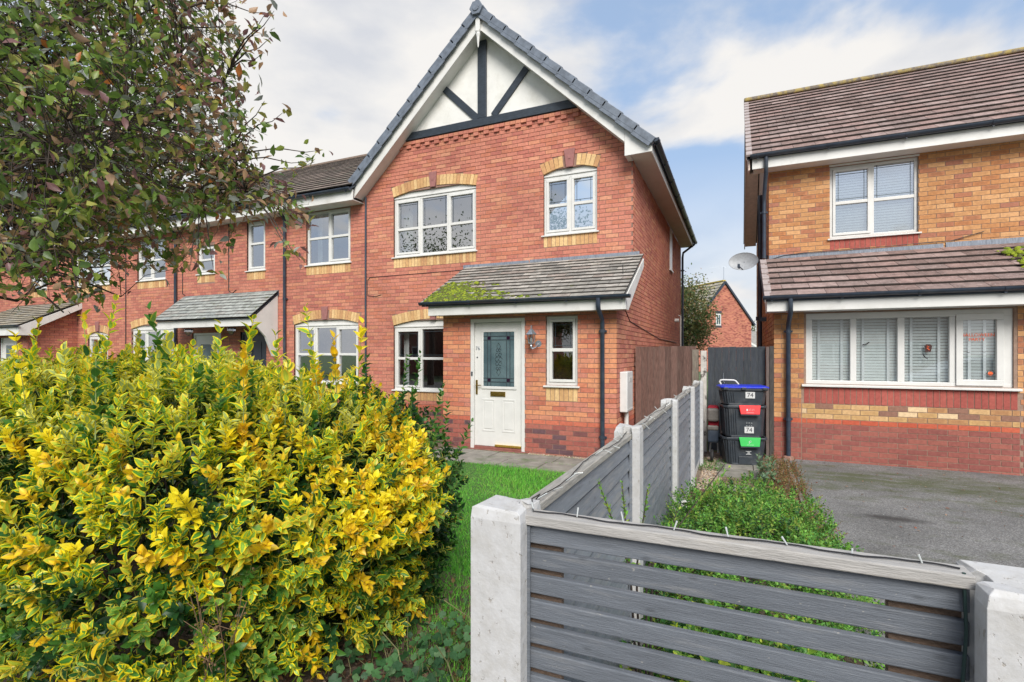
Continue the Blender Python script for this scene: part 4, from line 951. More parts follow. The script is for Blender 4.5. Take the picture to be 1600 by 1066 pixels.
part('arm',MB().tube([cd_+Vector((0,0,-.16)),lnb],.009,6).tube([cd_-nd*.06,cd_+Vector((.42,.12,-.01))],.017,6).box(.46,.49,10.5,10.62,3.22,3.42),darkplastic,ds)
part('receiver',MB().tube([lnb,lnb-nd*.08],.025,8).obox(lnb,(.02,0,0),(0,.02,0),(0,0,.035)),darkplastic,ds)
# ================================================================ fences
greyw=M('grey_painted_wood',(.122,.137,.160),.6,.16,7,chip=(.30,.29,.27),ovar=.12,bump=.3,bscale=30,stretch=(1.2,14,14),dirt=(.2,.2,.2),dirtscale=3.5,dirtlo=.55,dirthi=.85)
greywy=M('grey_painted_wood_side',(.17,.19,.22),.6,.17,7,chip=(.34,.33,.30),ovar=.15,bump=.3,bscale=30,stretch=(14,1.2,14),dirt=(.24,.235,.22),dirtscale=3.5,dirtlo=.5,dirthi=.8)
capw=M('weathered_cap_rail',(.36,.35,.335),.75,.16,9,bump=.35,bscale=30,stretch=(1.2,10,10),dirt=(.42,.38,.32),dirtlo=.52,dirthi=.75)
capwy=M('weathered_cap_rail_side',(.30,.29,.265),.75,.25,9,bump=.35,bscale=30,stretch=(10,1.2,10),dirt=(.42,.38,.32),dirtlo=.52,dirthi=.75)
def pitted(name='white_painted_concrete',col=(.50,.505,.51)):
    m,nt,p=newmat(name); g=geo(nt)
    c=mixc(nt,ramp(nt,noise(nt,16,7,g,.75),[(.42,0),(.80,1)]),col,(.38,.37,.345))
    pit=ramp(nt,noise(nt,55,4,geo(nt,(1,1,.6)),.7),[(.63,0),(.68,1)]); c=mixc(nt,pit,c,(.36,.34,.31))
    nt.links.new(c,p.inputs['Base Color']); p.inputs['Roughness'].default_value=.65
    bumpn(nt,p,mth(nt,'ADD',mth(nt,'MULTIPLY',pit,-1.5),noise(nt,25,5,g)),.4,.008); return m
postm=pitted(); brownb=M('brown_batten',(.16,.11,.08),.8,.3,20,stretch=(4,4,12),bump=.3)
def post(fence,x0,x1,y0,y1,zt,slots,name='post',seed=0):
    """concrete post, slots is a set of faces '+x','-x','+y','-y' with a groove; chamfered weathered top"""
    a=.045; d=.028; q=random.Random(seed); xm,ym=(x0+x1)/2,(y0+y1)/2; g=.028
    pts=[(x0,y0)]
    if '-y' in slots: pts+=[(xm-g,y0),(xm-g*.7,y0+d),(xm+g*.7,y0+d),(xm+g,y0)]
    pts.append((x1,y0))
    if '+x' in slots: pts+=[(x1,ym-g),(x1-d,ym-g*.7),(x1-d,ym+g*.7),(x1,ym+g)]
    pts.append((x1,y1))
    if '+y' in slots: pts+=[(xm+g,y1),(xm+g*.7,y1-d),(xm-g*.7,y1-d),(xm-g,y1)]
    pts.append((x0,y1))
    if '-x' in slots: pts+=[(x0,ym+g),(x0+d,ym+g*.7),(x0+d,ym-g*.7),(x0,ym-g)]
    m=MB(); n=len(pts); i=0
    lev=[(-.1,0,0),(zt-.03,0,0),(zt-.008,.008,.004),(zt,.022,.006)]
    for z,ins,jt in lev:
        for (x,y) in pts:
            m.v.append((x+(xm-x)*ins*8+q.uniform(-jt,jt),y+(ym-y)*ins*8+q.uniform(-jt,jt),z+q.uniform(-jt,jt)))
    for k in range(len(lev)-1):
        for j in range(n): a_=k*n+j; b_=k*n+(j+1)%n; m.f.append((a_,b_,b_+n,a_+n))
    m.f.append(tuple(range((len(lev)-1)*n,len(lev)*n)))
    return part(name,m,postm,fence,bev=.004)
ff=thing('garden_fence','low grey slatted front fence panel between two white concrete posts, nearest the viewer','fence',(-.05,1.24,0))
post(ff,-.635,-.495,1.17,1.315,1.225,{'+x','+y'},seed=1); post(ff,.392,.56,1.14,1.30,1.208,{'-x'},seed=2)
yf0=1.225
z=1.178
part('cap_rail',MB().box(-.515,.40,yf0-.018,yf0+.040,1.182,1.208),capw,ff,bev=.003)
k=0
while z>.08:
    a=rnd.uniform(-.002,.002)
    part('slat',MB().box(-.505,.398,yf0+.002+a,yf0+.020+a,z-.047,z),greyw,ff,bev=.003); z-=.0645; k+=1
for x0,x1 in ((-.50,-.415),(.275,.395)): part('batten',MB().box(x0,x1,yf0+.0245,yf0+.048,.05,1.178),brownb,ff,bev=.002)
part('edge_strip',MB().box(-.5,-.488,yf0-.010,yf0-.0055,.05,1.178),greyw,ff)
fs=thing('garden_fence','long low grey slatted side fence with white concrete posts running to the houses','fence',(-.56,4.5,0))
FX=-.535
PY=[1.24,2.74,4.50,6.32,7.86]
def pans(i,y0,y1):
    pn=part('cap_rail',MB().box(FX-.026,FX+.026,y0,y1,1.172,1.198),capwy,fs,bev=.003)
    z=1.168
    while z>.12:
        t=rnd.uniform(-.002,.002); m=MB()
        m.obox((FX+.004+t,(y0+y1)/2,z-.0375),(.009,0,.010*1.0),(0,(y1-y0)/2-.002,0),(.004,0,.0385)) if False else m.prism([(FX-.014+t,y0+.002,z-.068),(FX+.022+t,y0+.002,z-.068),(FX+.010+t,y0+.002,z),(FX-.014+t,y0+.002,z)],(0,y1-y0-.004,0))
        part('slat',m,greywy,fs,bev=.003); z-=.083
    for (a,b) in ((y0+.002,y0+.05),(y1-.05,y1-.002)):
        part('batten',MB().box(FX-.036,FX-.0145,a,b,.05,1.17),greywy,fs,bev=.002)
        part('batten',MB().box(FX+.0165,FX+.030,a,b-.02,.05,1.17),greywy,fs,bev=.002)
    part('gravel_board',MB().box(FX-.02,FX+.02,y0,y1,-.02,.10),postm,fs,bev=.004)
for i,(a,b) in enumerate(zip(PY,PY[1:])): pans(i,a+.075 if i==0 else a+.02,b-.02)
for i,y in enumerate(PY[1:]): post(fs,FX-.065,FX+.068,y-.055,y+.055,1.235-.004*i,{'+y','-y'},seed=5+i)
# fairy lights
st=thing('string_lights','black string of small clear garden lights draped along the fence tops','string lights',(-.5,1.3,1.2))
pts=[]; bulbm=M('clear_bulb',(.45,.48,.48),.15,.1); q=random.Random(3)
for k in range(46):
    t=k/45; x=.385-t*.87; pts.append((x,yf0+.010+.006*math.sin(k*.5),1.2105+.0015*abs(math.sin(k*.8))))
    if k%6==3: part('bulb',MB().tube([(x,yf0+.01,1.211),(x+q.uniform(-.010,.010),yf0+.012+q.uniform(-.01,.012),1.211+q.uniform(.008,.028))],[.0014,.0022],6),bulbm,st)
pts+= [(-.50,1.26,1.235),(-.50,1.32,1.232)]
for k in range(110):
    y=1.36+k*.058; x=FX+.014*math.sin(k*.45)+.008; pts.append((x,y,1.204+.004*abs(math.sin(k*1.9))))
    if k%2==0: part('bulb',MB().tube([(x,y,1.204),(x+q.choice((-1,1))*.030,y+q.uniform(-.02,.02),1.204+q.uniform(-.035,.03))],[.0014,.0022],5),bulbm,st)
part('wire',MB().tube(pts,.0019,5),wirem,st)
part('wire',MB().tube([(.385,1.216,1.21),(.388,1.214,1.1),(.380,1.215,.95),(.386,1.214,.6),(.38,1.214,.3)],.0032,5).tube([(.385,1.21,1.0),(.40,1.19,.965),(.405,1.185,.955)],.004,5),M('green_cable',(.02,.05,.045),.5,.1),st)
# brown close board fence
bf=thing('board_fence','tall brown close-board fence between the end house and the low fence','fence',(-1.1,9.0,0))
bb=M('brown_board',(.15,.088,.072),.85,.4,8,ovar=.3,bump=.5,bscale=30,stretch=(12,12,1.2),dirt=(.17,.12,.10),dirtlo=.5,dirthi=.8)
x=-1.63; k=0
while x<-.72:
    w_=.098+rnd.uniform(-.006,.006)
    part('board',MB().prism([(x,8.958,.03),(x+w_+.012,8.930,.03),(x+w_+.012,8.952,.03),(x,8.968,.03)],(0,0,1.70+rnd.uniform(-.012,.012))),bb,bf); x+=w_; k+=1
part('rail',MB().box(-1.65,-.6,8.97,9.02,.3,.36).box(-1.65,-.6,8.97,9.02,1.4,1.46),bb,bf)
part('board',MB().box(-.70,-.60,8.93,8.965,.03,1.68),M('bleached_board',(.20,.175,.14),.85,.3,8,stretch=(12,12,1.2),bump=.4,dirt=(.12,.07,.06)),bf,label='bleached end board')
part('post',MB().box(-.565,-.475,8.86,8.96,0,1.66),M('flaking_post',(.50,.48,.44),.9,.2,8,dirt=(.10,.09,.08),dirtscale=9,dirtlo=.52,dirthi=.6,bump=.5),bf,bev=.008)
gt=thing('garden_gate','tall black painted board gate behind the stacked recycling boxes','gate',(0,8.9,0))
gb=M('black_painted_board',(.036,.044,.055),.7,.3,8,ovar=.2,bump=.35,stretch=(10,10,1.2),dirt=(.07,.075,.07),dirtlo=.5,dirthi=.85)
x=-.455
for k in range(8):
    w_=.105; part('board',MB().box(x+.0005,x+w_-.0005,8.88+rnd.uniform(-.002,.002),8.90,.05,1.72+rnd.uniform(-.006,.004)),gb,gt,bev=.003); x+=w_
part('rail',MB().box(-.45,.38,8.905,8.94,.3,.4).box(-.45,.38,8.905,8.94,1.4,1.5),gb,gt)
part('gate_post',MB().box(.39,.432,8.80,8.88,0,1.72),M('raw_post',(.13,.10,.09),.85,.3,10,stretch=(8,8,1)),gt)
part('gate_post',MB().box(.437,.497,8.79,8.88,0,1.73),M('dark_post',(.06,.055,.05),.9,.4,10,stretch=(8,8,1)),gt)
part('hook',MB().tube([(-.22,8.875,1.30),(-.22,8.87,1.18),(-.205,8.86,1.14)],.004,5),silver,gt)
# ================================================================ recycling boxes
BX=Vector((.045,8.20,0)); yaw=R(14)
def rbox(name,label,cat,z0,z1,wt,wb,dpt,plate,flap,lid=None,marks=False,yw=yaw):
    t=thing(name,label,cat,(BX.x,BX.y,z0),'stacked recycling boxes'); t.rotation_euler=(0,0,yw); ROOTS.n.discard(t.name)
    h=z1-z0
    def ring(w_,d_,z): 
        c=.05; return [(-w_/2+c,-d_/2,z),(w_/2-c,-d_/2,z),(w_/2,-d_/2+c,z),(w_/2,d_/2-c,z),(w_/2-c,d_/2,z),(-w_/2+c,d_/2,z),(-w_/2,d_/2-c,z),(-w_/2,-d_/2+c,z)]
    m=MB(); L=[ring(wb,dpt*.86,.015),ring(wt-.03,dpt-.03,h-.05),ring(wt+.01,dpt+.01,h-.045),ring(wt+.01,dpt+.01,h-.012),ring(wt-.03,dpt-.03,h-.012),ring(wt-.05,dpt-.05,h-.06)]
    for r0 in L: m.v+=r0
    for k in range(len(L)-1):
        for j in range(8): a=k*8+j; b=k*8+(j+1)%8; m.f.append((a,b,b+8,a+8))
    m.f.append(tuple(range(7,-1,-1))); m.f.append(tuple(range(40,48)))
    part('box_body',m,binm,t,bev=.006)
    m=MB()
    for i in range(5):
        x=-wt/2+.035+i*.03; f=lambda z:(wb/wt-1)*(1-z/h)*wt/2
        m.beam((x*1.0+.02,-dpt/2*.88+.0,.05),(x,-dpt/2+.012,h-.06),.008,.02)
    for i in range(4): m.beam((-wb/2-.002,-dpt/2*.7+i*.09,.05),(-wt/2+.012,-dpt/2*.75+i*.09,h-.06),.010,.012,(-1,0,0))
    m.box(-wb/2+.06,wb/2-.06,-dpt*.43-.008,-dpt*.43+.02,.0,.03)
    m.box(-.09,.09,-dpt*.44-.012,-dpt*.44+.02,.02,.13) if flap and flap[0]=='g' else None
    part('rib',m,binm,t,bev=.003)
    yff=-dpt/2-.008
    if flap:
        col=flapr if flap[0]=='r' else flapg; fx=.05
        m=MB(); zt_=h-.005; m.prism([(fx-.145,yff-.005,zt_),(fx+.145,yff-.005,zt_),(fx+.125,yff-.03,zt_-.125),(fx-.125,yff-.03,zt_-.125)],(0,-.006,0))
        part('flap',m,col,t,bev=.004); part('flap_edge',MB().box(fx-.128,fx+.128,yff-.040,yff-.020,zt_-.142,zt_-.127),binm,t)
        if flap[0]=='r':
            mk=MB()
            for i,xx in enumerate((-.04,0,.04)):
                y_=yff-.026; mk.box(fx+xx-.011,fx+xx+.011,y_-.004,y_-.001,zt_-.078,zt_-.050) if i==0 else mk.tube([(fx+xx-.009,y_-.003,zt_-.075),(fx+xx-.009,y_-.003,zt_-.052),(fx+xx+.009,y_-.003,zt_-.052),(fx+xx+.009,y_-.003,zt_-.075)],.0022,4)
            mk.box(fx-.05,fx+.05,y_-.006,y_-.003,zt_-.105,zt_-.102)
            part('printed_symbol',mk,printm,t)
        else:
            y_=yff-.028; mk=MB(); mk.tube([(fx-.012,y_,zt_-.085),(fx-.016,y_,zt_-.060),(fx,y_+.004,zt_-.045),(fx+.016,y_+.003,zt_-.05),(fx+.006,y_+.001,zt_-.07),(fx-.012,y_,zt_-.075)],.003,4); mk.box(fx-.045,fx+.045,y_-.004,y_-.001,zt_-.104,zt_-.101)
            part('printed_symbol',mk,printm,t)
    if plate:
        px_,pz=plate; yy=-(dpt*.86/2+(dpt-.03-dpt*.86)/2*(pz/(h-.05)))-.006
        part('number_label',MB().box(px_-.062,px_+.062,yy-.004,yy+.004,pz-.045,pz+.045),labm,t)
        text('74',.085,(px_,yy-.0055,pz),inkm,t,'number')
    if marks:
        mk=MB(); yy=-(dpt*.86/2+.012)-.006
        for r in range(2):
            for c in range(3):
                x=px_-.03+c*.032-.002; z=pz+.105-r*.042 if marks!='low' else .17
                mk.tube([(x-.009,yy-.002,z-.008),(x+.009,yy-.002,z-.008),(x,yy-.002,z+.008),(x-.009,yy-.002,z-.008)],.0018,4)
        part('printed_symbol',mk,printm,t)
    if flap and flap[0]=='g':
        mk=MB(); yy=-(dpt*.86/2+.016)-.004
        for i,w_ in enumerate((.075,.03,.04,.07)): mk.box(.04-w_/2,.04+w_/2,yy-.004,yy-.001,.205-i*.014,.211-i*.014)
        part('printed_text',mk,printm,t)
    if lid:
        m=MB(); h2_=h-.01; a=ring(wt+.03,dpt+.03,h2_); b=ring(wt+.03,dpt+.03,h2_+.018); c=ring(wt-.05,dpt-.05,h2_+.035)
        m.v+=a+b+c
        for k in range(2):
            for j in range(8): q_=k*8+j; r0=k*8+(j+1)%8; m.f.append((q_,r0,r0+8,q_+8))
        m.f.append(tuple(range(7,-1,-1))); m.f.append(tuple(range(16,24)))
        part('lid',m,lid,t,bev=.004)
        m=MB()
        for xx in (-.26,-.02,.26): m.box(xx-.03,xx+.03,-dpt/2-.03,-dpt/2-.012,h2_-.02,h2_+.012)
        part('lid_clip',m,binm,t,bev=.003)
    return t
binm=M('dark_bin_plastic',(.030,.038,.048),.42,.2,10,dirt=(.09,.095,.10),dirtscale=6,dirtlo=.5,dirthi=.85); flapr=M('red_flap',(.75,.008,.012),.35,.08); flapg=M('green_flap',(.01,.42,.06),.35,.08)
labm=M('white_label',(.55,.56,.56),.5,.06); inkm=M('ink',(.03,.03,.04),.5,.05); printm=M('white_print',(.6,.62,.62),.5,.05)
bluem=M('blue_lid',(.01,.03,.50),.35,.1)
rbox('recycling_box','dark recycling box with green front flap at the bottom of the stack','recycling box',.015,.43,.60,.48,.40,None,'g')
rbox('recycling_box','tall dark recycling box with red front flap in the middle of the stack','recycling box',.41,.885,.58,.50,.40,(.05,.115),'r',marks=True)
rbox('recycling_box','dark recycling box with blue lid, topmost of the stack','recycling box',.868,1.13,.62,.54,.42,(.07,.155),None,lid=bluem,yw=R(11))
tr=thing('hand_trolley','white tubular handle of a trolley rising behind the blue lid','trolley',(-.1,8.5,0))
part('handle',MB().tube([(-.24,8.47,.2),(-.24,8.47,1.13),(-.265,8.47,1.185),(-.255,8.47,1.205),(-.22,8.47,1.212),(-.07,8.47,1.210),(-.04,8.47,1.20),(.0,8.47,1.15),(.0,8.47,.2)],.0125,8),whitetrim,tr)
part('base_plate',MB().box(-.26,.02,8.44,8.5,.05,.2),darkplastic,tr)
pc_=thing('pushchair','folded red and dark grey pushchair squeezed between the low fence and the boxes','pushchair',(-.36,8.35,0))
redc=M('red_fabric',(.30,.01,.025),.9,.2,20,bump=.3); grc=M('taupe_plastic',(.12,.11,.10),.6,.2,20)
def pad(x0,x1,y0,y1,z0,z1,mat,n): part(n,MB().box(x0,x1,y0,y1,z0,z1),mat,pc_,bev=.035)
pad(-.43,-.27,8.22,8.42,.64,.83,redc,'seat_pad'); pad(-.435,-.265,8.17,8.235,.60,.80,grc,'side_rim')
pad(-.42,-.27,8.25,8.45,.45,.62,redc,'seat_pad'); pad(-.43,-.265,8.18,8.30,.28,.53,darkplastic,'foot_rest'); pad(-.43,-.27,8.165,8.21,.47,.545,grc,'side_rim')
part('frame_tube',MB().tube([(-.40,8.35,.12),(-.36,8.3,.5),(-.39,8.3,.82)],.012,8).tube([(-.28,8.3,.12),(-.30,8.28,.7)],.012,8),silver,pc_)
whl=part('wheel',MB().lathe([(.045,-.022),(.085,-.02),(.095,0),(.085,.02),(.045,.022)],(-.36,8.12,.105),18,'x'),M('rubber',(.015,.015,.016),.7,.2),pc_,smooth=True)
part('hub',MB().lathe([(0,-.02),(.046,-.02),(.046,.02),(0,.02)],(-.36,8.12,.105),12,'x'),darkplastic,whl)
# planters
pl=thing('planter','long brown plastic planter half hidden by the small leaved shrub','planter',(-.15,5.55,0))
brp=M('brown_planter_plastic',(.10,.045,.032),.5,.25,10)
m=MB(); N_=20
for k,(f,z) in enumerate(((.86,0),(1,.16),(1.05,.16),(1.05,.185),(.97,.185),(.9,.08))):
    for j in range(N_):
        a=2*math.pi*j/N_; m.v.append((-.14+f*.31*math.copysign(abs(math.cos(a))**.7,math.cos(a)),5.62+f*.14*math.copysign(abs(math.sin(a))**.7,math.sin(a)),z))
for k in range(5):
    for j in range(N_): a=k*N_+j; b=k*N_+(j+1)%N_; m.f.append((a,b,b+N_,a+N_))
part('pot',m,brp,pl); part('compost',MB().lathe([(0,0),(.13,0),(.13,.01),(0,.01)],(-.14,5.62,.10),14),M('black_compost',(.012,.012,.014),.9,.2),pl)
pl2=thing('planter','round dark pot with worn white rim beside the side fence','planter',(-.38,5.05,0))
part('pot',MB().lathe([(.10,0),(.12,.2),(.118,.2),(.1,.12),(0,.12)],(-.38,5.05,0),18),darkplastic,pl2); part('rim',MB().lathe([(.118,.2),(.128,.2),(.128,.215),(.116,.215),(.116,.2)],(-.38,5.05,0),18),whitetrim,pl2)
# ================================================================ window decorations
bk=M('black_film',(.01,.01,.012),.5,.05); og=M('orange_film',(.85,.13,.03),.5,.05)
def flat(name,label,cat,outl,c,s,rot,mat,y=YL+.055,group=None):
    m=MB(); cr_,sr=math.cos(rot),math.sin(rot)
    m.prism([(c[0]+s*(x*cr_-z*sr),y,c[1]+s*(x*sr+z*cr_)) for x,z in outl],(0,.003,0)); o=part(name,m,mat); return setp(o,label,cat,group)
BAT=[(-1,.15),(-.6,.35),(-.2,.1),(-.1,.22),(0,.14),(.1,.22),(.2,.1),(.6,.35),(1,.15),(.65,.05),(.35,-.12),(.12,-.08),(0,-.2),(-.12,-.08),(-.35,-.12),(-.65,.05)]
flat('bat_sticker','black bat sticker on the second pane of the wide window','sticker',BAT,(1.70,1.75),.055,.45,bk)
flat('bat_sticker','black bat sticker below the coffin on the third pane of the wide window','sticker',BAT,(2.385,1.57),.05,-.95,bk)
flat('eye_sticker','left small black eye sticker on the rightmost pane','sticker',BAT,(2.865,1.63),.022,0,bk); flat('eye_sticker','right small black eye sticker on the rightmost pane','sticker',BAT,(3.035,1.635),.022,0,bk)
cf=thing('coffin_sticker','small dark coffin shaped sticker on the third pane','sticker',(2.43,YL+.05,1.70))
part('coffin',MB().prism([(2.395,YL+.055,1.635),(2.455,YL+.055,1.635),(2.47,YL+.055,1.72),(2.45,YL+.055,1.745),(2.40,YL+.055,1.745),(2.385,YL+.055,1.72)],(0,.003,0)),M('coffin_brown',(.05,.015,.012),.6,.2),cf)
part('figure',MB().tube([(2.41,YL+.054,1.72),(2.435,YL+.054,1.71),(2.41,YL+.054,1.69),(2.44,YL+.054,1.665)],.006,4),og,cf)
hs=thing('window_lettering','orange halloween party lettering stuck on the rightmost pane','lettering',(2.95,YL+.05,1.85))
text('HALLOWEEN',.060,(2.965,YL+.053,1.865),og,hs); text('PARTY',.058,(2.955,YL+.053,1.805),og,hs)
sp=thing('spider_sticker','small orange and black spider sticker in the corner of the rightmost pane','sticker',(3.1,YL+.05,1.31))
part('body',MB().lathe([(0,0),(.028,0),(.028,.003),(0,.003)],(3.10,YL+.054,1.345),10,'y'),og,sp); part('leg',MB().tube([(3.06,YL+.053,1.34),(3.07,YL+.053,1.38),(3.10,YL+.053,1.375),(3.13,YL+.053,1.385),(3.145,YL+.053,1.345)],.004,4).tube([(3.07,YL+.053,1.33),(3.13,YL+.053,1.33)],.005,4),bk,sp)
# ================================================================ far house, behind
fh=thing('brick_house','distant plain brick house with one small gable window, seen between the houses','house',(0,0,0))
dep=46.0; r0=(1132-800)/800*dep
P0=Vector((r0*CS-dep*SN, r0*SN+dep*CS,0)); fh.location=P0; ROOTS.n.discard(fh.name)
fh.rotation_euler=(0,0,R(17)+TH)       # local -Y gable normal
hw,ez,az,Ln=2.95,4.5,8.0,10
B=Bricks(); B.wall('y',0,lambda z:(-hw,hw) if z<ez else (-(az-.15-z)/((az-ez)/hw),(az-.15-z)/((az-ez)/hw)),0,7.7,[rect(-.95,-.35,3.95,5.35)],lambda x,z,i:rnd.choice((0,1,2,6,7,3,14)),dep=.03)
B.build(fh,redbrick,PALR,0)
part('wall',MB().box(-hw,hw,.011,Ln,0,ez).prism([(-hw,.011,ez),(hw,.011,ez),(0,.011,az-.1)],(0,Ln-.02,0)),mortar,fh)
part('window',MB().box(-.92,-.38,-.015,.02,4.1,5.15),white,fh); part('pane',MB().box(-.84,-.68,-.02,-.014,4.2,5.05).box(-.62,-.46,-.02,-.014,4.2,5.05),frost,fh)
part('lintel',MB().box(-1.0,-.3,-.01,.02,5.16,5.4),M('blue_brick',(.05,.045,.06),.7,.3,20),fh); part('sill',MB().box(-1.0,-.3,-.01,.02,3.9,4.09),bpy.data.materials['blue_brick'],fh)
kk=(az-ez)/hw
rf=part('roof',MB().prism([(0,-.12,az),(hw+.3,-.12,ez-.35),(hw+.3,-.12,ez-.25),(0,-.12,az+.1)],(0,Ln+.2,0)).prism([(0,-.12,az),(0,-.12,az+.1),(-hw-.3,-.12,ez-.25),(-hw-.3,-.12,ez-.35)],(0,Ln+.2,0)),darkplastic,fh)
tiles(rf,(-hw-.32,Ln,ez-.27),(0,-1,0),(1,0,kk),Ln+.1,5.0,.4,.38,lambda a,r:r_(4),[(.36,.33,.27,1),(.40,.37,.30,1),(.32,.30,.25,1),(.42,.38,.22,1),(.38,.33,.2,1)],porchtile,nobj=0,lift=.05)
part('ridge_tile',MB().box(-.15,.15,0,Ln,az+.1,az+.2),M('yellow_lichen_ridge',(.50,.38,.08),.9,.3,3),rf)
part('bargeboard',MB().beam((0,-.14,az+.02),(hw+.3,-.14,ez-.33),.16,.06).beam((0,-.14,az+.02),(-hw-.3,-.14,ez-.33),.16,.06),darkplastic,fh)
part('aerial',MB().tube([(0,.1,az),(0,.1,az+1.35)],.025,5).tube([(-1.0,.8,az+1.35),(.8,-.6,az+1.35)],.015,4),silver,fh)
fh2=thing('bungalow','low grey roofed house far away at the right edge of the gap','house',(0,0,0)); dep=60; r0=(1190-800)/800*dep
fh2.location=Vector((r0*CS-dep*SN, r0*SN+dep*CS,0)); ROOTS.n.discard(fh2.name); fh2.rotation_euler=(0,0,TH)
part('wall',MB().box(-1.2,5,0,6,0,2.2),mortar,fh2); part('roof',MB().prism([(-1.4,-.3,2.1),(-1.4,3,4.3),(-1.4,6.3,2.1)],(7,0,0)),M('grey_far_roof',(.25,.24,.22),.9,.2,3),fh2); part('bargeboard',MB().beam((-1.45,-.35,2.8),(.6,-.35,1.6),.2,.05),whitetrim,fh2)
# ================================================================ vegetation
def leaf_t(wd=.5,rows=5,cup=.12,droop=.12,tipw=1.0,bulge=.8):
    v=[];uv=[];f=[];
    for j in range(rows+1):
        t=j/rows; hw=wd/2*math.sin(math.pi*min(t,1)**bulge)**.8 if 0<t<1 else .012
        zc=-droop*t*t; 
        for i,u in enumerate((-1,0,1)): v.append((u*hw,t,zc+abs(u)*cup*math.sin(math.pi*t)*wd*1.4))
    loops=[]
    for j in range(rows):
        for i in range(2):
            a=j*3+i; f.append((a,a+1,a+4,a+3)); loops.append([((i)/2,j/rows),((i+1)/2,j/rows),((i+1)/2,(j+1)/rows),(i/2,(j+1)/rows)])
    return Tmpl(v,f,loops)
LEAF=leaf_t(.55,5,.12,.20); LEAF2=leaf_t(.5,3,.14,.18); SMALL=leaf_t(.55,2,.10,.1); TREEL=leaf_t(.55,3,.14,.22,bulge=.72)
# palettes: c1 = centre + threshold in alpha, c2 = margin
Yw=(.80,.56,.03);Yp=(.78,.66,.10)
LP1=[(.92,.76,.03,.5),(.56,.60,.18,.56),(.44,.54,.18,.58),(.30,.52,.07,.54),(.10,.29,.045,.55),(.035,.13,.03,.66),(.02,.075,.02,1.3),(.07,.20,.03,1.3),(.92,.66,.02,.5),(.20,.40,.07,.72),(.52,.62,.06,.48),(.012,.05,.016,1.3)]
LP2=[(.97,.82,.03,1),(.96,.88,.12,1),(.97,.86,.06,1),(.97,.82,.02,1),(.93,.78,.02,1),(.66,.58,.06,1),(.03,.10,.02,1),(.09,.24,.03,1),(.82,.54,.04,1),(.55,.55,.06,1),(.86,.66,.05,1),(.02,.07,.02,1)]
def shoots(base,dirs,length,step,size,rng,spread=(.9,.45),jitter=.25):
    """decussate leaf pairs on each shoot.  returns leaf matrices, shoot index"""
    M4=[];IX=[];ST=[]
    n=len(base); D=nrm(dirs); A=nrm(np.cross(D,rng.randn(n,3))); Bv=np.cross(D,A)
    K=int(max(length)/step)+2
    bend=rng.randn(n,3)*.12
    for k in range(K):
        s=k*step; ok=s<=length
        if not ok.any(): break
        frac=np.clip(s/length,0,1)
        for sg in (-1,1):
            ax=(A if k%2==0 else Bv)*sg
            ang=(spread[0]*(1-frac)+spread[1]*frac)+rng.randn(n)*jitter
            ld=nrm(D*np.cos(ang)[:,None]+ax*np.sin(ang)[:,None]+rng.randn(n,3)*.12)
            pos=base+D*s+bend*s*s*.5
            zz_=nrm(D-ld*np.sum(D*ld,1)[:,None]); zz_=nrm(zz_+rng.randn(n,3)*.18); xx=nrm(np.cross(ld,zz_)); zz_=np.cross(xx,ld)
            sz=size*rng.uniform(.60,1.2,n)*np.where(frac>.85,.72,1.0)
            wv=rng.uniform(.85,1.2,n)
            m=mat4(xx*(sz*wv)[:,None],ld*sz[:,None],zz_*sz[:,None],pos)
            M4.append(m[ok]); IX.append(np.arange(n)[ok]); ST.append(frac[ok])
    return np.concatenate(M4),np.concatenate(IX),np.concatenate(ST)
def stems(name,base,dirs,length,r,mat,parent,seg=3):
    V=[];F=[]
    D=nrm(dirs); A=nrm(np.cross(D,rs.randn(len(D),3))); Bv=np.cross(D,A)
    for i in range(len(base)):
        k=len(V)
        for q in range(2):
            for j in range(3):
                a=2*math.pi*j/3; p=base[i]+D[i]*length[i]*q+(A[i]*math.cos(a)+Bv[i]*math.sin(a))*r*(1-.5*q); V.append(tuple(p))
        for j in range(3): F.append((k+j,k+(j+1)%3,k+3+(j+1)%3,k+3+j))
    m=MB(); m.v=V; m.f=F; return part(name,m,mat,parent,kind='stuff')
def sellip(n,c,r,rng,pw=2.6,zmin=-.2):
    """points on the upper surface of a superellipsoid, with normals"""
    v=nrm(rng.randn(n*3+60,3)); v=v[v[:,2]>zmin][:n]
    k=(np.abs(v)**pw).sum(1)**(-1/pw); p=v*k[:,None]
    nn=nrm(np.sign(p)*np.abs(p)**(pw-1)/np.array(r)); return np.array(c)+p*np.array(r),nn
# ---- golden variegated bush -------------------------------------------------
g=np.random.RandomState(21)
bush=thing('euonymus_bush','huge yellow and green variegated bush filling the left foreground','bush',(-2.95,2.0,0))
bc=np.array((-3.37,2.02,.70)); br=np.array((1.70,.98,.76))
def bushpts(n,sc=1.0,zmin=-.75):
    p,nn=sellip(n,bc,br*sc,g,2.7,zmin)
    f=1+.07*np.sin(p[:,0]*5+1)*np.cos(p[:,1]*4.3)+.05*np.sin(p[:,2]*9+p[:,0]*7)
    return bc+(p-bc)*f[:,None],nn
N1=4200; p,nn=bushpts(N1)
kp=(p[:,1]<2.9)|(g.rand(len(p))<.5); p=p[kp]; nn=nn[kp]; N1=len(p)
upw=np.clip((p[:,2]-.45)/.85,0,1)
d=nn*.75+np.array((0,0,1))*(.35+.65*upw)[:,None]+g.randn(N1,3)*.28
ln_=g.uniform(.06,.15,N1)+upw*g.uniform(0,.05,N1)
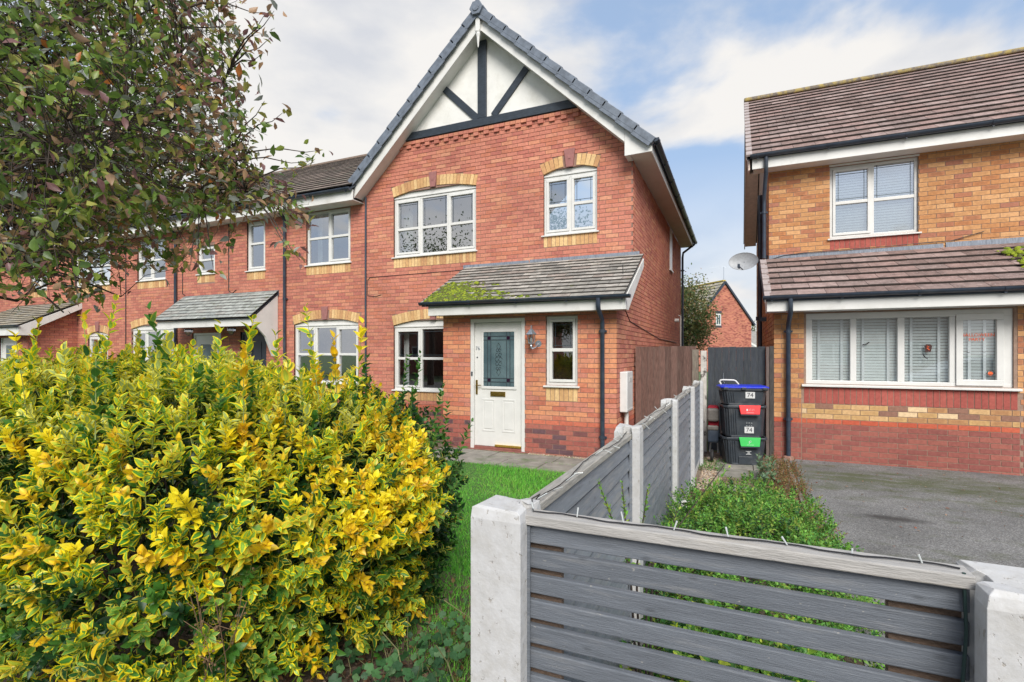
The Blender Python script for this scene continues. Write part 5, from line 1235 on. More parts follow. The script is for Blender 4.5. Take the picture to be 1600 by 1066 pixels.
# clumps stand proud
p=p+nn*(g.uniform(-.08,.02,N1))[:,None]
tall=(p[:,2]>1.22)&(g.rand(N1)<.09); ln_=np.where(tall,g.uniform(.14,.30,N1),ln_); d[tall]=g.randn(int(tall.sum()),3)*.16+np.array((0,0,1)); 
TS=[(25,528,2.3,.30),(62,505,2.35,.34),(98,535,2.2,.24),(130,498,2.3,.36),(180,474,2.25,.40),(235,488,2.35,.36),(262,520,2.3,.26),(300,540,2.1,.26),(342,508,2.3,.34),(396,500,2.4,.34),(430,525,2.4,.28),(478,484,2.35,.38),(520,528,2.4,.28),(566,502,2.5,.32),(150,560,1.9,.25),(450,560,2.1,.22),(380,545,2.1,.26)]
tip=np.array([ray_pt(a,b,c) for a,b,c,_ in TS]); tl_=np.array([q_[3] for q_ in TS]); tdr=g.randn(len(TS),3)*.13+np.array((0,0,1)); tbs=tip-nrm(tdr)*tl_[:,None]
p=np.concatenate((p,tbs)); nn=np.concatenate((nn,tdr)); d=np.concatenate((d,tdr)); ln_=np.concatenate((ln_,tl_)); N1=len(p)
lm_,ix,fr=shoots(p,d,ln_,.020,.050,g,(1.0,.42))
issp=(ix>=N1-len(TS)); kk_=~(issp&(g.rand(len(ix))<.35)); lm_=lm_[kk_]; ix=ix[kk_]; fr=fr[kk_]; issp=issp[kk_]; lm_[issp,:3,:3]*=1.15
cl=.5+.5*np.sin(p[:,0]*6.1+2*np.sin(p[:,2]*4.7))*np.cos(p[:,2]*5.3+p[:,1]*3.7)
rx=(p[:,0]*CS+p[:,1]*SN)  # lateral position
zz=p[:,2]; pal=np.zeros(N1,int); u=g.rand(N1)
for i in range(N1):
    z=zz[i]; c=cl[i]; h=u[i]
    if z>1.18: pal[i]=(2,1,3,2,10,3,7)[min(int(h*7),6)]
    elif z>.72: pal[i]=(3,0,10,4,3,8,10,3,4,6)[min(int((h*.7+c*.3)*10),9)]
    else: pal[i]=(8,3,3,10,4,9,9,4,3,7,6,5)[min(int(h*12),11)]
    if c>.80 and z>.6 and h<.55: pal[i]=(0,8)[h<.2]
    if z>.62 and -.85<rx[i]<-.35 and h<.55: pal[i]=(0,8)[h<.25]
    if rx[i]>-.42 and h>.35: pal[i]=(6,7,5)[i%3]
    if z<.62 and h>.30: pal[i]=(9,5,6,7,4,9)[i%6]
lp=pal[ix].copy()
old=(fr<.3)&(g.rand(len(lp))<.4); lp[old]=np.where(np.isin(lp[old],(0,8)),3,np.where(g.rand(int(old.sum()))<.5,5,4))
sw=g.rand(len(lp))<.10; lp[sw]=g.choice((3,4,9,7,5),int(sw.sum()))
young=(fr>.9)&np.isin(lp,(3,4,10)); lp[young]=g.choice((10,8,3),int(young.sum()))
# inner foliage
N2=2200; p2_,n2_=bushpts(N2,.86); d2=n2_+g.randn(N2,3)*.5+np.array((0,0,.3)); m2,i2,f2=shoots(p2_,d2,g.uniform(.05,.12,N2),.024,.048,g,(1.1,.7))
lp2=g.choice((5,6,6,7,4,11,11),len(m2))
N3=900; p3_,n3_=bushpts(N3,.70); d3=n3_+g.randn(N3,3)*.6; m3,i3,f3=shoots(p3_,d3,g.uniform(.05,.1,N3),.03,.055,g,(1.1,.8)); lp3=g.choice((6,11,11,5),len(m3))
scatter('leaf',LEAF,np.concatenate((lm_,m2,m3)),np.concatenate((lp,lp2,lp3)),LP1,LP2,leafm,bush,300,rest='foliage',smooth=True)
stems('twigs',np.concatenate((p-nrm(d)*.05,p2_)),np.concatenate((d,d2)),np.concatenate((ln_+.05,np.full(N2,.1))),.0024,stemm,bush)
m=MB()
for k in range(34):
    e,_n=bushpts(1,.8); e=e[0]; b0=bc+np.array((g.uniform(-1.0,1.0),g.uniform(-.35,.35),0)); b0[2]=0
    mid=(b0+e)/2+np.array((0,0,.12)); m.tube([b0,mid,e],[.010,.006,.003],5)
part('stem',m,bark,bush,kind='stuff')
m=MB() # dry flower stalks low on the near side
for k in range(9):
    b0=np.array((-1.95+g.uniform(-.06,.06),1.42+g.uniform(-.05,.05),.18)); e=b0+np.array((g.uniform(-.12,.2),g.uniform(-.15,.05),g.uniform(.3,.52)))
    m.tube([b0,(b0+e)/2+g.randn(3)*.015,e],.0018,4)
    for q_ in range(5): f_=e-(e-b0)*g.uniform(0,.4); m.tube([f_,f_+g.randn(3)*.03+np.array((0,0,.03))],.0012,3).obox(f_+g.randn(3)*.02,(.003,0,0),(0,.003,0),(0,0,.003))
part('dry_stalk',m,M('dry_stalk',(.18,.11,.06),.9,.2),bush,kind='stuff')
# ---- green shrub right of it ------------------------------------------------
gs=thing('green_shrub','dark glossy green shrub with tall sprigs behind the right end of the yellow bush','shrub',(-1.95,2.7,0))
c2=np.array((-2.16,2.68,.62)); r2=np.array((.44,.42,.66))
N1=640; p,nn=sellip(N1,c2,r2,g,2.3,-.85); p=c2+(p-c2)*(1+.1*np.sin(p[:,2:3]*8+p[:,0:1]*6)); d=nn*.9+np.array((0,0,.6))+g.randn(len(p),3)*.3; ln_=g.uniform(.07,.16,len(p))
tp=[(-1.95,2.75,1.10,.18,.02,.52),(-1.78,2.72,1.02,.25,.05,.42),(-1.88,2.66,1.12,.10,0,.30),(-1.62,2.7,.85,.42,.05,.40),(-1.72,2.62,.95,.35,0,.30),(-2.15,2.6,1.2,-.1,0,.38),(-2.05,2.8,1.2,.06,.1,.42),(-1.60,2.6,.7,.6,0,.28),(-2.3,2.7,1.2,.1,0,.40),(-1.9,2.5,1.1,.3,-.1,.25),(-1.70,2.75,1.0,.15,.0,.33)]
tb_=np.array([t[:3] for t in tp]); td=np.array([(t[3],t[4],1) for t in tp]); tl=np.array([t[5] for t in tp])
P_=np.concatenate((p,tb_,c2+(p-c2)*.75)); D_=np.concatenate((d,td,d)); L_=np.concatenate((ln_,tl,ln_))
lm_,ix,fr=shoots(P_,D_,L_,.026,.048,g,(1.05,.6)); base=g.choice((6,6,7,5,7),len(P_)); base[N1:N1+len(tp)]=7; lp=base[ix]; lp[(g.rand(len(lp))<.25)]=6; lp[(g.rand(len(lp))<.03)]=9
scatter('leaf',LEAF,lm_,lp,LP1,LP2,leafm,gs,300,rest='foliage',smooth=True); stems('twigs',P_,D_,L_,.0025,stemm,gs)
part('stem',MB().tube([(-2.0,2.65,0),(-1.98,2.68,.5),(-1.93,2.72,1.1)],[.02,.015,.006],6).tube([(-2.02,2.65,0),(-1.85,2.68,.5),(-1.72,2.66,.95)],[.018,.012,.005],6),bark,gs)
# two variegated sprays low on its right
sp_=thing('euonymus_sprig','low yellow edged sprig of bush leaning over the lawn','shrub',(-1.4,2.5,0))
q=np.array([(-1.74,2.5,.72),(-1.70,2.52,.66),(-1.78,2.45,.60),(-1.68,2.6,.78),(-1.7,2.3,.22),(-1.66,2.2,.18),(-1.72,2.36,.3),(-1.78,2.42,.5)]); dd=np.array([(.8,0,.7),(.9,.1,.2),(.8,-.2,.0),(.6,.1,1),(.7,-.2,.3),(.6,-.4,.2),(.7,0,.5),(.9,0,.2)])
lm_,ix,fr=shoots(q,dd,np.full(8,.16),.02,.042,g,(1.0,.5)); scatter('leaf',LEAF,lm_,g.choice((3,4,10,8),len(lm_)),LP1,LP2,leafm,sp_,300,smooth=True)
part('stem',MB().tube([(-1.9,2.4,0),(-1.75,2.45,.4),(-1.60,2.5,.72)],.006,5).tube([(-1.9,2.35,0),(-1.66,2.25,.2)],.006,5),bark,sp_)
# ---- small leaved shrub in the neighbour's bed --------------------------------
bx=thing('box_shrub','low bright green small-leaved shrub filling the bed behind the front fence','shrub',(.05,3.4,0))
DP1=[(.10,.28,.05,1.3),(.17,.40,.05,1.3),(.03,.10,.03,1.3),(.16,.32,.05,1.3),(.28,.38,.06,1.3),(.04,.13,.05,1.3)]; DP2=DP1
def mound(parent,c,r,n,size,cols,pal,mat,ln=(.04,.10),nobj=300,t=SMALL,step=.014,pw=2.2,inner=.8,zmin=-.1,up=.5):
    p,nn=sellip(n,c,r,g,pw,zmin); f=1+.12*np.sin(p[:,0]*9+1)*np.cos(p[:,1]*7)+.06*np.sin(p[:,1]*17); p=np.array(c)+(p-np.array(c))*f[:,None]
    d=nn+np.array((0,0,up))+g.randn(len(p),3)*.35; L=g.uniform(*ln,len(p))
    P_=np.concatenate((p,np.array(c)+(p-np.array(c))*inner)); D_=np.concatenate((d,d)); L_=np.concatenate((L,L))
    lm,ix,fr=shoots(P_,D_,L_,step,size,g,(1.1,.6)); b=g.choice(pal,len(P_)); lp=b[ix]; q=g.rand(len(lp))<.3; lp[q]=g.choice(pal,int(q.sum()))
    scatter('leaf',t,lm,lp,cols,cols,mat,parent,nobj,rest='foliage',smooth=True); stems('twigs',P_,D_,L_,.0014,stemm,parent)
mound(bx,(.06,3.75,.10),(.60,1.15,.50),2300,.026,DP1,(0,1,1,3,4,2,0),matteleaf,nobj=300)
m=MB()
for k in range(14): a=g.uniform(0,6.28); m.tube([(.06,3.7,0),(.06+.3*math.cos(a),3.7+.6*math.sin(a),.35)],[.012,.004],5)
m=part('stem',m,bark,bx,kind='stuff')
bx2=thing('box_shrub','darker trailing shrub close behind the side fence posts','shrub',(-.3,3.5,0))
mound(bx2,(-.32,3.3,.08),(.20,.62,.42),260,.022,DP1,(2,0,5,0,5),matteleaf,ln=(.05,.14))
vg=thing('variegated_shrub','low yellow-green shrub glimpsed through the gaps of the front fence','shrub',(.0,2.1,0))
mound(vg,(-.03,2.15,.05),(.42,.66,.40),330,.040,LP1,(3,4,9,7,5,10,7,6),leafm,t=LEAF2,step=.022,ln=(.04,.09))
# sprig above the fence
cs=thing('cotoneaster_sprig','spiky small-leaved twigs poking up behind the front fence beside the second post','shrub',(-.25,1.9,0))
q=np.array([(-.33,1.72,.9),(-.33,1.72,.9),(-.31,1.72,.9),(-.28,1.74,.9),(-.26,1.74,.92)]); dd=np.array([(-.42,.1,1),(-.12,.1,1),(.12,.1,1),(.62,.35,.9),(.3,.1,.7)]); LL=np.array([.30,.28,.27,.44,.20])
lm_,ix,fr=shoots(q,dd,LL,.010,.021,g,(.9,.6)); scatter('leaf',SMALL,lm_,g.choice((1,3,4,1),len(lm_)),DP1,DP1,matteleaf,cs,300,rest='foliage')
m=MB()
for a,b,l in zip(q,dd,LL): b=b/np.linalg.norm(b); m.tube([(-.29,1.78,0),a,a+b*l],[.006,.004,.0015],5)
part('stem',m,bark,cs,kind='stuff')
# ---- weeds ------------------------------------------------------------------
WP=[(.10,.17,.04,1.3),(.20,.13,.05,1.3),(.28,.12,.05,1.3),(.16,.20,.06,1.3),(.34,.20,.10,1.3),(.06,.12,.05,1.3)]
def weeds(name,label,fx,fy,n,h,size,pal,cols=WP,mat=matteleaf,nobj=300):
    t=thing(name,label,'weeds',((fx[0]+fx[1])/2,(fy[0]+fy[1])/2,0)); t['kind']='stuff'
    p=np.stack([g.uniform(*fx,n),g.uniform(*fy,n),np.zeros(n)],1); k=.5+.5*np.sin(p[:,1]*5)*np.cos(p[:,0]*9)
    d=g.randn(n,3)*.45+np.array((0,0,1)); L=g.uniform(.3,1,n)*h*(.5+.6*k)
    lm,ix,fr=shoots(p,d,L,.016,size,g,(1.2,.7)); scatter('leaf',SMALL,lm,g.choice(pal,len(lm)),cols,cols,mat,t,nobj,rest='foliage'); stems('stalks',p,d,L,.0012,M('red_stem',(.20,.10,.05),.8,.2),t)
    return t
weeds('weeds','rusty red and green weeds sprawling along the left edge of the drive',(.26,.72),(4.4,8.4),900,.22,.024,(0,1,2,3,4,1,2))
weeds('weeds','reddish low weeds between the paving slabs before the boxes',(-.32,.45),(5.9,7.5),330,.05,.018,(1,2,4,3,1))
weeds('weeds','green weeds at the foot of the last low fence post',(-.48,-.18),(7.5,8.15),170,.11,.022,(0,5,0),cols=DP1)
tw=thing('teasel_plant','tall broad grey-green leaved weed between the slabs and the drive','weed',(.40,7.3,0))
q=np.array([(.36+g.uniform(-.12,.1),7.2+g.uniform(-.35,.3),0) for k in range(16)]); dd=g.randn(16,3)*.3+np.array((0,0,1)); LL=g.uniform(.18,.40,16)
lm_,ix,fr=shoots(q,dd,LL,.045,.075,g,(1.2,.7)); scatter('leaf',LEAF2,lm_,g.choice((2,5,0,5),len(lm_)),[(.10,.20,.08,1.3),(.14,.24,.10,1.3),(.12,.20,.12,1.3),(.2,.3,.1,1.3),(.3,.3,.1,1.3),(.16,.25,.14,1.3)],[(.12,.22,.1,1)]*6,matteleaf,tw,300)
stems('stalks',q,dd,LL,.003,bpy.data.materials['red_stem'],tw)
# ---- mallow by the corner post -------------------------------------------------
def mallow_t():
    v=[(0,.5,.0)]; n=18
    for j in range(n):
        a=2*math.pi*j/n-math.pi/2; r=.5*(1+.10*math.cos(5*a+math.pi/2))*(1 if j else .35); v.append((r*math.cos(a),.5+r*math.sin(a),.07+.05*math.cos(5*a*1.0)))
    f=[];l=[]
    for j in range(0,n,2):
        a,b,c=1+j,1+(j+1)%n,1+(j+2)%n; f.append((0,a,b,c)); l.append([(.5,.5),(0,.5),(0,.5),(0,.5)])
    return Tmpl(v,f,l)
MAL=mallow_t()
ml=thing('mallow_plant','grey-green round leaved mallow plant at the foot of the white corner post','plant',(-1.4,2.3,0))
n=250; base=np.stack([g.normal(-1.45,.22,n),g.normal(2.12,.26,n),np.zeros(n)],1); hh=g.uniform(.04,.24,n)*np.clip(1.25-((base[:,0]+1.45)**2*3+(base[:,1]-2.25)**2*2),.3,1)
pos=base+np.stack([g.randn(n)*.05,g.randn(n)*.05,hh],1); Z=nrm(g.randn(n,3)*.55+np.array((.1,-.35,1))); X=nrm(np.cross(Z,g.randn(n,3))); Y=np.cross(Z,X); s=g.uniform(.028,.060,n)[:,None]
CP=[(.045,.13,.045,1.3),(.07,.18,.06,1.3),(.025,.08,.03,1.3),(.11,.22,.09,1.3)]
scatter('leaf',MAL,mat4(X*s,Y*s,Z*s,pos-Y*s*.5),g.choice((0,1,2,3,0,1),n),CP,CP,matteleaf,ml,300,smooth=True)
m=MB()
for k in range(0,n,2): m.tube([base[k],(base[k]+pos[k])/2+g.randn(3)*.01,pos[k]],.0018,3)
for k in range(3): b0=(-1.2+g.uniform(-.2,.2),2.1+g.uniform(-.3,.3),0); m.tube([b0,(b0[0]+g.uniform(-.2,.2),b0[1]+.05,.2),(b0[0]+g.uniform(-.3,.3),b0[1],.30)],.0025,4)
part('stem',m,M('mallow_stem',(.20,.20,.09),.8,.2),ml,kind='stuff')
# leaf litter
lt=thing('leaf_litter','brown dead leaves lying on the soil under the bush','leaf litter',(-1.8,2.1,0)); lt['kind']='stuff'
n=1300; pos=np.stack([g.normal(-1.75,.38,n),g.normal(2.15,.42,n),g.uniform(.035,.06,n)],1); Z=nrm(g.randn(n,3)*.45+np.array((0,0,1))); X=nrm(np.cross(Z,g.randn(n,3))); Y=np.cross(Z,X); s=g.uniform(.02,.05,n)[:,None]
LT=[(.13,.07,.04,1.3),(.20,.12,.08,1.3),(.08,.045,.03,1.3),(.24,.13,.06,1.3),(.16,.12,.09,1.3)]
scatter('dead_leaf',LEAF2,mat4(X*s*1.2,Y*s,Z*s,pos),g.randint(0,5,n),LT,LT,matteleaf,lt,0)
lt2=thing('fallen_leaves','few small russet leaves scattered on the tarmac drive','fallen leaves',(2,6,0)); lt2['kind']='stuff'
n=190; xx=g.uniform(.75,5,n); yy=np.clip(g.normal(7.2,1.3,n),2.2,8.7); pos=np.stack([xx,yy,np.full(n,.022)],1); Z=nrm(g.randn(n,3)*.3+np.array((0,0,1))); X=nrm(np.cross(Z,g.randn(n,3))); Y=np.cross(Z,X); s=g.uniform(.015,.04,n)[:,None]
LT2=[(.30,.10,.05,1.3),(.30,.18,.10,1.3),(.10,.06,.03,1.3),(.35,.22,.14,1.3),(.22,.09,.05,1.3)]
scatter('dead_leaf',LEAF2,mat4(X*s,Y*s,Z*s,pos),g.randint(0,5,n),LT2,LT2,matteleaf,lt2,0)
# gravel
def gravel(name,fx,fy,n,z,sz,cols):
    pos=np.stack([g.uniform(*fx,n),g.uniform(*fy,n),np.full(n,z)],1); Z=nrm(g.randn(n,3)*.3+np.array((0,0,1))); X=nrm(np.cross(Z,g.randn(n,3))); Y=np.cross(Z,X); s=g.uniform(*sz,n)[:,None]
    o=scatter(name,BLOB,mat4(X*s*1.3,Y*s,Z*s*.7,pos),g.randint(0,len(cols),n),cols,None,M(name+'_stone',(1,1,1),.9,.2,40,attr='c1'),None,0)
    o['kind']='stuff'
GC=[(.38,.28,.18,1),(.45,.36,.26,1),(.30,.22,.16,1),(.5,.45,.38,1),(.26,.2,.17,1)]
gravel('gravel',(-.46,-.2),(6.0,8.5),2600,.008,(.006,.013),GC); gravel('house_gravel',(-3.05,-.68),(7.42,7.6),1500,.022,(.006,.012),GC); gravel('house_gravel',(-2.0,-.68),(6.75,7.45),1800,.022,(.006,.012),GC)
gravel('driveway_grit',(.75,3.5),(1.6,8.6),1500,.012,(.002,.005),[(.2,.2,.2,1),(.3,.3,.28,1),(.12,.12,.12,1)])
gravel('bed_debris',(-.45,.6),(1.5,7.5),2200,.008,(.004,.011),[(.13,.08,.05,1),(.2,.13,.08,1),(.28,.2,.13,1),(.09,.06,.04,1)])
# ---- lawn grass ---------------------------------------------------------------
BLADE=Tmpl([(-.5,0,0),(.5,0,0),(.38,.55,.12),(-.38,.55,.12),(.06,1,.42),(-.06,1,.42)],[(0,1,2,3),(3,2,4,5)],[[(0,0),(1,0),(1,.5),(0,.5)],[(0,.5),(1,.5),(1,1),(0,1)]])
n=95000; v=g.rand(n)**1.15; yy=1.4+v*5.25; xx=-.66-g.rand(n)*(2.4+.35*yy)
kp=~((xx>-1.12+.05*np.sin(yy*9))&(yy<2.75))&~((yy<2.2)&(xx<-1.45+.15*np.sin(yy*7))); xx=xx[kp];yy=yy[kp]; n=len(xx)
edge=np.clip((6.62-yy)*4,0,1); hh=g.uniform(.022,.05,n)*(1+.35*np.sin(xx*4+yy*3))*np.where(yy<3.3,1.25,1)
Y=nrm(np.stack([g.randn(n)*.38,g.randn(n)*.38,np.ones(n)],1)); X=nrm(np.cross(Y,g.randn(n,3))); Z=np.cross(X,Y)
GP=[(.11,.42,.035,1.3),(.16,.53,.05,1.3),(.08,.32,.025,1.3),(.19,.50,.05,1.3),(.28,.42,.10,1.3)]
pt_=np.sin(xx*2.7+1.3*np.sin(yy*2.1))*np.cos(yy*3.3+xx)
pg=np.where(g.rand(n)<.05+.10*(pt_>.3),4,np.where(g.rand(n)<.5+.4*pt_,g.choice((1,3),n),g.choice((0,2),n)))
gl_=scatter('grass',BLADE,mat4(X*g.uniform(.003,.0055,n)[:,None],Y*hh[:,None],Z*hh[:,None],np.stack([xx,yy,np.full(n,.012)],1)),pg,GP,GP,matteleaf,None,0)
setp(gl_,'bright green lawn grass between the bush, the path and the side fence','grass',kind='stuff')
n=2500; xx=np.concatenate((g.uniform(-3.6,-2,n//2),g.uniform(-1.2,-.66,n//2))); yy=np.concatenate((g.choice((6.56,7.0,7.44),n//2)+g.normal(0,.015,n//2),g.choice((1.57,2.17,2.62,3.0),n//2)+g.normal(0,.03,n//2))); hh=g.uniform(.01,.03,len(xx)); n=len(xx)
Y=nrm(np.stack([g.randn(n)*.5,g.randn(n)*.5,np.ones(n)],1)); X=nrm(np.cross(Y,g.randn(n,3))); Z=np.cross(X,Y)
o=scatter('crack_grass',BLADE,mat4(X*.004,Y*hh[:,None],Z*hh[:,None],np.stack([xx,yy,np.full(n,.02)],1)),g.randint(0,5,n),GP,GP,matteleaf,None,0); setp(o,'small tufts of grass in the joints of the paving','grass',kind='stuff')
# ================================================================ trees
TP1=[(.15,.25,.05,1.3),(.24,.32,.06,1.3),(.10,.17,.05,1.3),(.36,.23,.14,1.3),(.25,.13,.13,1.3),(.38,.38,.10,1.3),(.46,.29,.17,1.3),(.34,.37,.33,1.3),(.50,.18,.05,1.3)]
TP2=[(.07,.13,.03,1),(.10,.15,.04,1),(.05,.08,.04,1),(.17,.10,.08,1),(.12,.06,.06,1),(.2,.2,.07,1),(.24,.12,.07,1),(.15,.15,.14,1),(.4,.2,.04,1)]
def inpoly(x,y,P):
    r=np.zeros(len(x),bool); j=len(P)-1
    for i in range(len(P)):
        xi,yi=P[i]; xj,yj=P[j]
        r^=((yi>y)!=(yj>y))&(x<(xj-xi)*(y-yi)/(yj-yi+1e-9)+xi); j=i
    return r
t=np.random.RandomState(4)
tree=thing('plum_tree','purple-green leaved tree reaching in from the left over the bush','tree',(-5.6,1.3,0))
OUT=[(-900,500),(0,470),(60,455),(150,470),(215,410),(265,425),(330,408),(345,380),(400,330),(455,350),(470,335),(455,300),(430,275),(405,250),(395,205),(372,170),(385,120),(395,60),(375,10),(360,-60),(340,-900),(-900,-900)]
OUTB=[(-900,440),(0,420),(80,410),(130,355),(250,330),(330,325),(390,290),(400,240),(370,150),(370,60),(350,0),(340,-900),(-900,-900)]
limbs=[]
base=np.array((-5.6,1.3,0.)); fork=np.array((-5.5,1.38,1.75))
part('trunk',MB().tube([base,(-5.58,1.31,.6),(-5.55,1.34,1.2),fork],[.13,.105,.095,.09],10),bark,tree,smooth=True)
def limb(a,b,sag,r0,r1,n=9):
    a=np.array(a,float);b=np.array(b,float); pts=[]; w1=t.randn(3)*.05; w2=t.randn(3)*.05
    for k in range(n+1):
        s=k/n; p=a*(1-s)+b*s+np.array((0,0,sag))*math.sin(math.pi*s)+w1*math.sin(s*7)+w2*math.sin(s*12); 
        if k==0: p=a
        pts.append(p)
    rad=[r0*(1-k/n)+r1*k/n for k in range(n+1)]; return pts,rad
ends=[(-2.9,2.6,2.05),(-2.45,2.6,2.5),(-2.55,2.6,3.0),(-2.75,2.4,3.6),(-3.6,3.2,2.3),(-3.9,2.4,4.4),(-3.0,2.1,4.3),(-5.6,3.2,3.8),(-5.7,1.0,3.6),(-4.4,.6,3.7),(-3.3,1.5,2.6),(-3.2,3.6,3.0),(-4.6,3.9,3.0),(-3.9,1.3,3.2),(-2.9,3.3,2.4)]
L=[]
mainl=[]
for k,e in enumerate(ends):
    e=np.array(e,float)
    for _ in range(12):
        qx,qy,qf=proj([e])
        if qf[0]<.9 or inpoly(qx,qy,OUTB)[0]: break
        e=e+(fork-e)*.06
    sag=.28 if e[2]<3 else .12
    a=fork+ (e-fork)*0.0; pts,rad=limb(a,e,sag,.024 if k%3 else .036,.005,10); mainl.append((pts,rad)); L+=[(p,r) for p,r in zip(pts,rad)]
m=MB()
for pts,rad in mainl: m.tube(pts,rad,7)
sec=[]
for k in range(330):
    pts,rad=mainl[t.randint(len(mainl))]; i=t.randint(3,len(pts)-1); d=nrm((pts[i]-pts[i-1])+t.randn(3)*.16); l=t.uniform(.3,.7); e=pts[i]+d*l+np.array((0,0,t.uniform(-.1,.2)))
    qx,qy,qf=proj([e]); 
    if not (qf[0]<.9 or inpoly(qx,qy,OUTB)[0]): continue
    p2,r2_=limb(pts[i],e,.04,rad[i]*.5,.0028,5); m.tube(p2,r2_,5); L+=[(p,r) for p,r in zip(p2[1:],r2_[1:])]
part('branch',m,bark,tree,smooth=True)
# crown: leaf clusters within ellipsoids
cl=[]
for c,r,n in (((-3.9,2.4,3.1),(2.15,1.5,1.6),4300),((-3.6,2.9,2.3),(1.5,1.1,.55),1350),((-2.5,2.7,2.6),(.75,.8,.75),900),((-4.9,1.6,3.6),(1.7,1.7,1.5),420),((-3.75,1.95,2.1),(1.1,.8,.32),300)):
    v=nrm(t.randn(n,3))*(t.rand(n,1)**.38); cl.append(np.array(c)+v*np.array(r))
cl=np.concatenate(cl); px,py,f=proj(cl)
inside=inpoly(px,py,OUT)&(f>.9)
core=inpoly(px,py,OUTB)
lim=np.array([l[0] for l in L])
dist=np.sqrt(((cl[:,None,:]-lim[None])**2).sum(2)); so_=np.argsort(dist,1)[:,:10]; near=so_[np.arange(len(cl)),t.randint(0,10,len(cl))]; nd_=dist.min(1)
hn=np.sin(cl[:,0]*3.1+1)*np.cos(cl[:,2]*3.7)+np.sin(cl[:,1]*4.1)
keep=(inside|(f<=.9)&(cl[:,0]<-3.2))&(np.linalg.norm(cl-np.array((0,0,1.62)),axis=1)>1.75)&((nd_<.48))&((hn>-1.0)|(t.rand(len(cl))<.3))&(core|(f<=.9)|(t.rand(len(cl))<.19))
cl=cl[keep]; near=near[keep]; f=f[keep]
# end sprays that break the outline
ex=[]
def ray_pt(px_,py_,d): r=(px_-800)/800*d; return np.array((r*CS-d*SN,r*SN+d*CS,1.62+(552-py_)/800*d))
for a,b,c in ((470,262,3.2),(478,238,3.25),(455,255,3.15),(400,45,3.0),(405,75,3.1),(412,40,3.05),(395,20,3.0),(400,180,3.1),(455,390,3.1),(440,375,3.0),(465,345,3.1),(300,395,3.0),(120,455,2.9),(40,465,2.9),(310,380,3.1),(330,400,3.1),(395,95,3.1),(425,190,3.15)):
    ex.append(ray_pt(a,b,c))
ex=np.array(ex); dist=np.sqrt(((ex[:,None,:]-lim[None])**2).sum(2)); nx_=dist.argmin(1)
cl=np.concatenate((cl,ex)); near=np.concatenate((near,nx_)); n=len(cl)
anchor=lim[near]; dv=cl-anchor; dl=np.linalg.norm(dv,axis=1); D=nrm(nrm(dv)+t.randn(n,3)*.5+np.array((0,0,.05)))
# twigs
m=MB()
for i in range(n):
    p0=anchor[i]; p1=cl[i]; p2=cl[i]+D[i]*t.uniform(.10,.17); mid=(p0+p1)/2+t.randn(3)*.05+np.array((0,0,.03))
    if i>=n-len(ex):
        q1=p0; D[i]=nrm(p1-q1); p2=p1+D[i]*.12
        m.tube([q1,q1*.7+p1*.3+np.array((0,0,.05)),q1*.35+p1*.65+np.array((0,0,.05)),p1,p2],[.006,.005,.004,.0025,.0012],5,caps=False); continue
    m.tube([p0,mid,p1,p2],[.0036,.0026,.0019,.0011],3,caps=False)
part('twigs',m,bark,tree,kind='stuff')
M4=[];PI=[]
tone=np.clip(.5+.28*np.sin(cl[:,0]*2.3+cl[:,2]*1.9)+.22*t.randn(n),0,1)
for k in range(9):
    s=t.uniform(-.14,.17,n); pos=cl+D*s[:,None]+t.randn(n,3)*.025
    ld=nrm(D*.5+t.randn(n,3)*.8+np.array((0,0,-.15))); zz_=nrm(t.randn(n,3)*.7+np.array((0,0,1))); xx=nrm(np.cross(ld,zz_)); zz_=np.cross(xx,ld); sz=t.uniform(.040,.074,n)
    M4.append(mat4(xx*sz[:,None]*t.uniform(.8,1.1,(n,1)),ld*sz[:,None],zz_*sz[:,None],pos))
    h=t.rand(n); P_=np.where(h<.30,0,np.where(h<.52,1,np.where(h<.68,2,np.where(h<.78,5,np.where(h<.86,7,np.where(h<.93,3,np.where(h<.965,6,4)))))))
    outer=(proj(cl)[0]>270)|(tone>.68); P_=np.where(outer&(t.rand(n)<.55),t.choice((3,4,6,7,5,3),n),P_); P_=np.where(t.rand(n)<.006,8,P_); PI.append(P_)
scatter('leaf',TREEL,np.concatenate(M4),np.concatenate(PI),TP1,TP2,leafm,tree,300,rest='foliage',smooth=True)
# generic further trees
def simple_tree(name,label,loc,h,cr,n,cols,leaf,zc=None,trunk_r=.12,seed=1,el=1.0,group=None):
    q=np.random.RandomState(seed); T=thing(name,label,'tree',loc,group); loc=np.array(loc,float); zc=zc or h-cr*el
    part('trunk',MB().tube([loc,loc+np.array((.05,0,zc*.5)),loc+np.array((0,.05,zc+cr*.4))],[trunk_r,trunk_r*.8,trunk_r*.3],8),bark,T,smooth=True)
    m=MB(); cen=[]
    for k in range(26):
        d=nrm(q.randn(3)*np.array((1,1,.8))+np.array((0,0,.25))); e=loc+np.array((0,0,zc))+d*np.array((cr,cr,cr*el))*q.uniform(.55,.9)
        m.tube([loc+np.array((0,0,zc*q.uniform(.5,1))),(loc+np.array((0,0,zc))+e)/2,e],[trunk_r*.35,trunk_r*.2,.01],5); cen.append(e)
    part('branch',m,bark,T)
    cen=np.array(cen); c=cen[q.randint(len(cen),size=n)]+q.randn(n,3)*cr*.22*np.array((1,1,el)); Z=nrm(q.randn(n,3)+np.array((0,0,.6))); X=nrm(np.cross(Z,q.randn(n,3))); Y=np.cross(Z,X); s=q.uniform(.6,1.1,n)[:,None]*leaf
    scatter('foliage',SMALL,mat4(X*s,Y*s,Z*s,c),q.randint(0,len(cols),n),cols,cols,matteleaf,T,0)
    return T
DC=[(.09,.16,.05,1.3),(.14,.20,.06,1.3),(.20,.20,.07,1.3),(.30,.19,.07,1.3),(.07,.12,.04,1.3),(.24,.26,.10,1.3)]
bp=ray_pt(1071,540,19.0)
